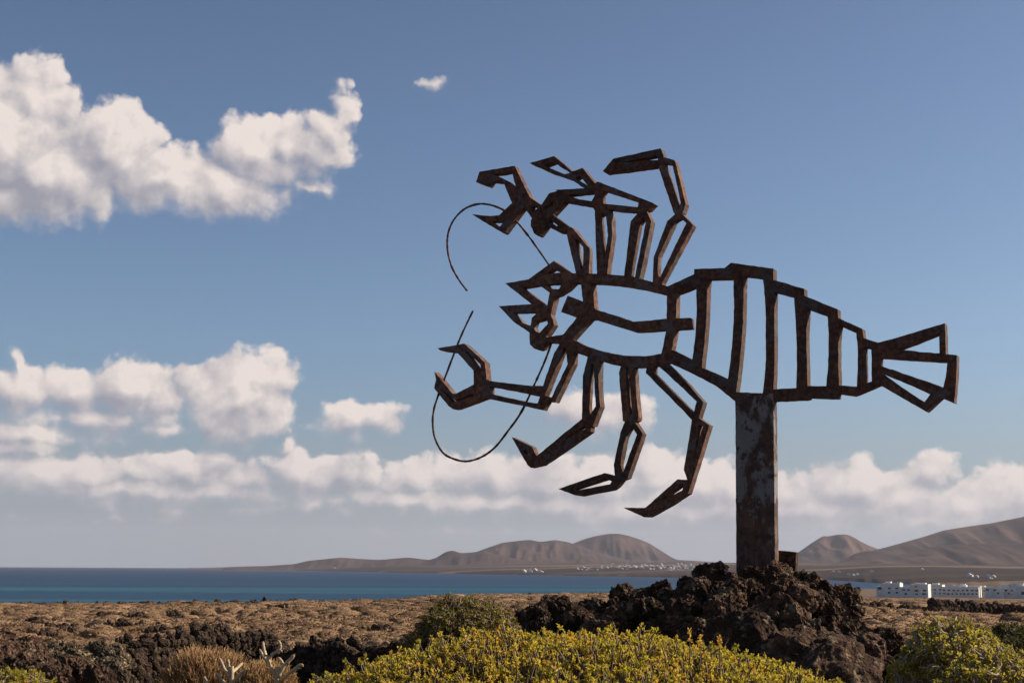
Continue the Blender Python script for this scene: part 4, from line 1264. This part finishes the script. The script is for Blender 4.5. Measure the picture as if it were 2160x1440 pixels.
# bare pale candelabra stems
MAT_PALE = m_tint('pale_succulent_stem', [(0.0, (0.14, 0.102, 0.062)), (0.6, (0.37, 0.285, 0.175)), (1.0, (0.50, 0.40, 0.26))], 0.75, 0.0, 0.2, 0.5, 18)
def candelabra(label, paths, dist, rad):
    b = at_y(paths[0][0][0], paths[0][0][1], dist)
    gz_ = float(ground_z(b.x, b.y))
    root = empty('candelabra_plant', (b.x, b.y, gz_)); tag(root, label, 'plant')
    for k, pth in enumerate(paths):
        dk = dist + (0 if k == 0 else rng.uniform(-.10, .10))
        Q = [at_y(x, y, dist + (dk - dist) * (j / max(1, len(pth) - 1))) for j, (x, y) in enumerate(pth)]
        if k == 0: Q = [Vector((b.x, b.y, gz_))] + Q
        P = [np.array(q) for q in Q]
        # smooth the run of the stem
        C = []
        E = [2 * P[0] - P[1]] + P + [2 * P[-1] - P[-2]]
        for i in range(1, len(E) - 2):
            for t in np.linspace(0, 1, 6, endpoint=False):
                a, b_, c, d = E[i - 1], E[i], E[i + 1], E[i + 2]
                C.append(0.5 * (2 * b_ + (c - a) * t + (2 * a - 5 * b_ + 4 * c - d) * t * t + (-a + 3 * b_ - 3 * c + d) * t ** 3))
        C.append(P[-1]); C = np.array(C)
        m = len(C)
        s = np.linspace(0, 1, m)
        rr = rad * (1.0 if k == 0 else 0.78) * (1 - 0.25 * s) * (1 + 0.10 * np.sin(s * 37 + k * 2) + 0.06 * rng.normal(size=m))
        rr[-1] *= 0.35; rr[-2] *= 0.75
        D = np.gradient(C, axis=0); D /= np.linalg.norm(D, axis=1, keepdims=True)
        A = np.cross(D, np.array([0, 1.0, 0.2])); A /= np.linalg.norm(A, axis=1, keepdims=True); B = np.cross(D, A)
        n = 9; a = np.arange(n) * 2 * math.pi / n
        V = C[:, None] + (np.cos(a)[None, :, None] * A[:, None] + np.sin(a)[None, :, None] * B[:, None]) * rr[:, None, None] * (1 + .07 * rng.normal(size=(m, n, 1)))
        j = np.arange(n); j2 = (j + 1) % n
        q = (np.stack([j, j2, j2 + n, j + n], -1)[None] + (np.arange(m - 1) * n)[:, None, None]).reshape(-1, 4)
        me = mesh_np('stem', V.reshape(-1, 3), [q, (np.arange(n)[::-1] + (m - 1) * n)[None]], smooth=True)
        vattr(me, 'tint', np.clip(np.repeat(0.75 - 0.25 * s, n) + rng.normal(0, .12, m * n), 0, 1))
        link('stem', me, root, [MAT_PALE])
candelabra('bare pale forked succulent stems in front of the dry shrub, taller plant', [
    [(583,1450),(588,1425),(598,1405),(612,1390),(622,1378)], [(585,1432),(574,1412),(568,1396),(563,1380)], [(568,1398),(556,1384),(547,1368)], [(568,1396),(572,1382),(588,1372),(596,1374)],
    [(586,1375),(591,1362),(588,1350)], [(560,1382),(556,1365),(555,1352)], [(600,1405),(592,1392),(586,1386)], [(582,1440),(600,1428),(620,1412),(634,1408)], [(620,1412),(632,1402),(640,1404)]], 7.4, 0.0118)
candelabra('bare pale forked succulent stems in front of the dry shrub, shorter plant', [
    [(488,1450),(486,1425),(482,1405),(480,1388)], [(486,1425),(474,1412),(468,1398),(462,1386)], [(486,1420),(500,1408),(512,1397)], [(488,1440),(505,1425),(518,1412)], [(480,1445),(466,1432),(462,1418)], [(440,1450),(434,1435),(430,1426)], [(486,1448),(470,1440),(456,1418)]], 7.2, 0.0118)
# rusty seed heads over the cushion
for lab, px, py, dy in [('rust coloured dry flower stalk poking out of the cushion before the mound, tallest one', 1455, 1350, 6.6), ('small rust coloured dry flower stalk right of the tallest one', 1477, 1360, 6.5), ('orange dry flower stalk low on the cushion right of the other two', 1518, 1366, 6.4)]:
    p = at_y(px, py, dy)
    root = empty('dry_flower_stalk', (p.x, p.y, p.z - 0.10)); tag(root, lab, 'flower stalk', 'dry flower stalks')
    st = MB()
    prisms(st, np.array([[p.x, p.y, p.z - .16]]), np.array([[p.x, p.y, p.z + .0]]), .004, .003, 6, .5)
    st.build('stalk', MAT_BARK, root)
    lv = MB(); n = 26
    zz = rng.uniform(-.01, .045, n)
    leaves(lv, np.stack([np.full(n, p.x), np.full(n, p.y), p.z + zz], -1), unit(rng, n) + np.array([0, 0, .7]), .018, .008, rng, np.clip(rng.normal(.95, .05, n), 0, 1))
    lv.build('seed_head', MAT_LEAF, root)

# ------------------------------------------------------------------ white houses
def m_white():
    m, g, out = mat_new('white_render')
    n = g.noise(pos(g), 0.6, 5, 0.6)
    bsdf(g, out, g.ramp(n, [(0.3, (0.52, 0.515, 0.50)), (0.7, (0.68, 0.67, 0.655))]), 0.9, 0.1)
    return m
MAT_WHITE = m_white()
MAT_CREAM = m_plain('cream_render', (0.55, 0.49, 0.41), (0.66, 0.60, 0.51), 0.5)
MAT_GLASS, g_, o_ = mat_new('dark_window_glass')
bsdf(g_, o_, g_.mix(g_.noise(pos(g_), 0.8, 2), (0.020, 0.028, 0.036), (0.06, 0.075, 0.09)), 0.15, 0.5)
MAT_GREEN = m_plain('green_shutter', (0.015, 0.07, 0.035), (0.03, 0.11, 0.055), 2.0)
MAT_ROOFDK = m_plain('dark_awning', (0.02, 0.025, 0.05), (0.05, 0.055, 0.09), 1.0)
def boxV(x0, x1, y0, y1, z0, z1):
    V = np.array([(x, y, z) for z in (z0, z1) for y in (y0, y1) for x in (x0, x1)], float)
    Q = np.array([(0, 2, 3, 1), (4, 5, 7, 6), (0, 1, 5, 4), (2, 6, 7, 3), (0, 4, 6, 2), (1, 3, 7, 5)])
    return V, Q
HD, HB = 700.0, R(26)
PXM = HD / F
def house(label, px, blocks, wins, yoff=0.0, cream=False):
    """blocks: (px0, px1, top py, depth m, front offset m, kind); wins: (px centre, py centre, width px, height px, kind, block)"""
    c = at_y(px, 1258, HD + yoff)
    root = empty('white_house', c); root.rotation_euler = (0, 0, -HB); tag(root, label, 'house')
    rot = Matrix.Rotation(-HB, 3, 'Z')
    k_ = PXM / math.cos(HB + 0.0) * 0.96
    def loc(x): return (x - px) * k_
    def zof(y): return (1258 - y) * PXM
    def part(name, V, Q, mat, parent=root):
        o = link(name, mesh_np(name, V, Q), None, [mat]); o.parent = parent
        return o
    walls = []
    for x0, x1, top, dep, fo, kind in blocks:
        z0 = -3.0
        V, Q = boxV(loc(x0), loc(x1), fo, fo + dep, z0, zof(top))
        w = part('wall', V, Q, MAT_CREAM if kind == 'c' else MAT_WHITE)
        # parapet: a low rim that stands proud of the flat roof
        e = 0.18; zt = zof(top)
        rim = MB()
        for a in ((loc(x0) - .04, loc(x1) + .04, fo - .04, fo + e), (loc(x0) - .04, loc(x1) + .04, fo + dep - e, fo + dep + .04)):
            V2, Q2 = boxV(*a, zt - .003, zt + .35); rim.add(V2, quad=Q2)
        for a in ((loc(x0) - .04, loc(x0) + e, fo + e, fo + dep - e), (loc(x1) - e, loc(x1) + .04, fo + e, fo + dep - e)):
            V2, Q2 = boxV(*a, zt - .003, zt + .35); rim.add(V2, quad=Q2)
        p = rim.build('parapet', MAT_WHITE); p.parent = w
        walls.append((w, fo))
    for x, y, w_, h_, kind, b in wins:
        wl, fo = walls[b]
        V, Q = boxV(loc(x - w_ / 2), loc(x + w_ / 2), fo - 0.05, fo + 0.1, zof(y + h_ / 2), zof(y - h_ / 2))
        o = part('window' if kind != 'd' else 'door', V, Q, {'w': MAT_GLASS, 'g': MAT_GREEN, 'd': MAT_GLASS, 'a': MAT_ROOFDK}[kind], wl)
        V, Q = boxV(loc(x - w_ / 2) - .08, loc(x + w_ / 2) + .08, fo - 0.16, fo - .052, zof(y + h_ / 2) - .16, zof(y + h_ / 2) - .01)
        s = part('sill', V, Q, MAT_WHITE, wl)
    return root
def rowwins(rng, x0, x1, y, n, b, w=4.0, h=3.2, kinds='w'):
    xs = np.linspace(x0, x1, n)
    return [(x + rng.uniform(-.8, .8), y + rng.uniform(-.3, .3), w * rng.uniform(.7, 1.3), h * rng.uniform(.85, 1.15), kinds[rng.integers(len(kinds))], b) for x in xs]
hr = np.random.default_rng(4)
house('white stepped house nearest the sea, with a large dark window on its left wing', 1900,
      [(1853, 1872, 1238.5, 7, 0.4, 'w'), (1865, 1899, 1231.5, 8, 0, 'w'), (1870, 1880, 1228.5, 3, 2, 'w'), (1898, 1921, 1239, 7, -.5, 'w'), (1920, 1953, 1233, 8, -.9, 'w'), (1892, 1898, 1229.5, 2, 3, 'w'), (1926, 1946, 1230.5, 4, 2.2, 'w')],
      [(1859.5, 1241, 7, 6, 'w', 0), (1879, 1240.5, 5.5, 3, 'w', 1), (1893, 1240.5, 6, 3.2, 'w', 1), (1878, 1249.5, 4, 4, 'g', 1), (1893, 1249.5, 5, 3.5, 'w', 1), (1906.5, 1244, 6, 2.6, 'w', 3), (1916, 1244, 5, 2.6, 'w', 3), (1910, 1251.5, 5, 3.5, 'w', 3),
       (1930.5, 1237, 4, 2.6, 'w', 4), (1931, 1245, 7.5, 3.6, 'w', 4), (1946, 1244.5, 6.5, 3.4, 'w', 4), (1945, 1251.5, 8, 3.4, 'g', 4), (1931, 1252, 5, 3, 'w', 4)])
house('long white two storey house row in the middle of the group with many small windows', 2012,
      [(1961, 1990, 1234.5, 8, .6, 'w'), (1970, 1982, 1231.5, 3, 2, 'w'), (1989, 2060, 1238.5, 9, 0, 'w'), (2010, 2035, 1234.5, 4, 2.5, 'w'), (2024, 2033, 1232.5, 3, 2, 'w'), (2040, 2062, 1236.2, 3, 3, 'w')],
      rowwins(hr, 1966, 1985, 1243.5, 3, 0, 4.5, 3) + rowwins(hr, 1966, 1985, 1250.5, 3, 0, 4, 3) + rowwins(hr, 1994, 2056, 1244.5, 8, 2, 5, 2.8) + rowwins(hr, 1994, 2056, 1251.5, 9, 2, 4.2, 3.2) + [(2052, 1238.5, 14, 2.4, 'a', 5)], 14)
house('cream coloured house wedged between two white ones', 2072, [(2062, 2083, 1238.5, 8, 0, 'c'), (2066, 2076, 1236.2, 4, 2, 'c')], [(2067, 1245, 3, 3, 'w', 0), (2076, 1245, 3, 3, 'w', 0), (2072, 1252, 3, 3.4, 'w', 0)], 24)
house('white house with two roof boxes near the right picture edge', 2112,
      [(2082, 2140, 1240, 9, 0, 'w'), (2112, 2127, 1234.5, 4, 2, 'w'), (2130, 2153, 1231.5, 5, 2.4, 'w'), (2104, 2118, 1246, 3, -2.4, 'w'), (2138, 2175, 1237, 9, .8, 'w')],
      rowwins(hr, 2087, 2101, 1244.5, 2, 0, 5, 3) + [(2119, 1244.5, 10, 3.5, 'w', 0), (2108, 1250.5, 4, 3, 'w', 3), (2132, 1245, 4, 3, 'w', 0), (2152, 1250, 7, 6, 'w', 4), (2164, 1244, 5, 3, 'w', 4), (2126, 1251.5, 4, 3, 'w', 0)], -10)
house('white house cut by the right picture edge', 2215, [(2176, 2260, 1238.5, 10, 0, 'w'), (2190, 2215, 1234, 5, 2, 'w')], rowwins(hr, 2180, 2255, 1245, 7, 0), 6)

# ------------------------------------------------------------------ the village under the big hill, and farmhouses further off
def small_house_mesh(rng):
    """flat-roofed block with a lower wing, door and window openings"""
    mb = MB()
    w, d, h = rng.uniform(5, 10), rng.uniform(5, 8), rng.uniform(3.2, 6.5)
    V, Q = boxV(-w / 2, w / 2, -d / 2, d / 2, -3, h); mb.add(V, quad=Q, tint=0)
    w2 = rng.uniform(2.5, 5); V, Q = boxV(w / 2 + .003, w / 2 + w2, -d / 2 + .4, d / 2 - .6, -3, h * rng.uniform(.5, .75)); mb.add(V, quad=Q, tint=0)
    V, Q = boxV(-w / 4, w / 6, -d / 4, d / 4, h + .003, h + 1.4); mb.add(V, quad=Q, tint=0)
    me = mesh_np('house', np.concatenate(mb.V), [np.concatenate(mb.T4)])
    me.materials.append(MAT_WHITE)
    return me
HM = [small_house_mesh(hr) for _ in range(8)]
def hit_far(px, py):
    r = ray(px, py); dd = np.geomspace(1500, 9000, 500)
    X = r.x / r.y * dd; Z = EYE + r.z / r.y * dd
    k = np.where(Z < far_z(X, dd))[0]
    if len(k) == 0: return None
    k = k[0]
    return X[k], dd[k], float(far_z(X[k], dd[k]))
def village(spots, label, group, s=1.0):
    for px, py in spots:
        p = hit_far(px, py)
        if p is None: continue
        o = bpy.data.objects.new('village_house', HM[hr.integers(len(HM))])
        COL.objects.link(o)
        o.location = p; o.rotation_euler = (0, 0, hr.uniform(-.8, .4))
        f = s * hr.uniform(.8, 1.35); o.scale = (f, f, f * hr.uniform(.8, 1.1))
        tag(o, label, 'house', group)
sp = []
for _ in range(190):
    t = hr.uniform(); px = 1215 + 270 * t ** 0.8
    py = 1197.5 + hr.normal() * 2.8 - 3.0 * math.exp(-((px - 1330) / 70) ** 2)
    if 1182 < py < 1203: sp.append((px, py))
village(sp, 'tiny white house in the far village below the big rounded hill', 'far village houses', 0.42)
village([(1105, 1206), (1112, 1204), (1118, 1206), (1128, 1203), (1137, 1205), (1141, 1206)], 'tiny white house on the far shore left of the village', 'shore houses', 0.75)
village([(612, 1196), (620, 1195), (640, 1197), (655, 1196), (705, 1198), (560, 1197), (590, 1197), (530, 1198)], 'tiny white house out on the far headland', 'headland houses', 0.8)
village([(1757, 1205), (1770, 1206), (1790, 1212), (1800, 1213), (1808, 1212), (1838, 1206), (2045, 1216), (2060, 1217), (2085, 1217), (2095, 1217), (1945, 1201), (2088, 1220)], 'tiny white farmhouse on the fields behind the white houses', 'far farmhouses', 0.45)

# ------------------------------------------------------------------ the air
def haze():
    V, Q = boxV(-16000, 16000, -15500, 16500, SEA_Z - 6.0, 420.0)
    m, g, out = mat_new('sea_air')
    vol = g.n('ShaderNodeVolumePrincipled')
    vol.inputs['Color'].default_value = (0.80, 0.82, 0.94, 1)
    vol.inputs['Density'].default_value = HAZE_D
    vol.inputs['Anisotropy'].default_value = 0.2
    g.nt.links.new(vol.outputs[0], out.inputs['Volume'])
    o = link('haze', mesh_np('haze', V, Q), None, [m])
    tag(o, 'thin pale sea haze over the bay', 'haze', kind='stuff')
HAZE_D = 3.2e-5
haze()
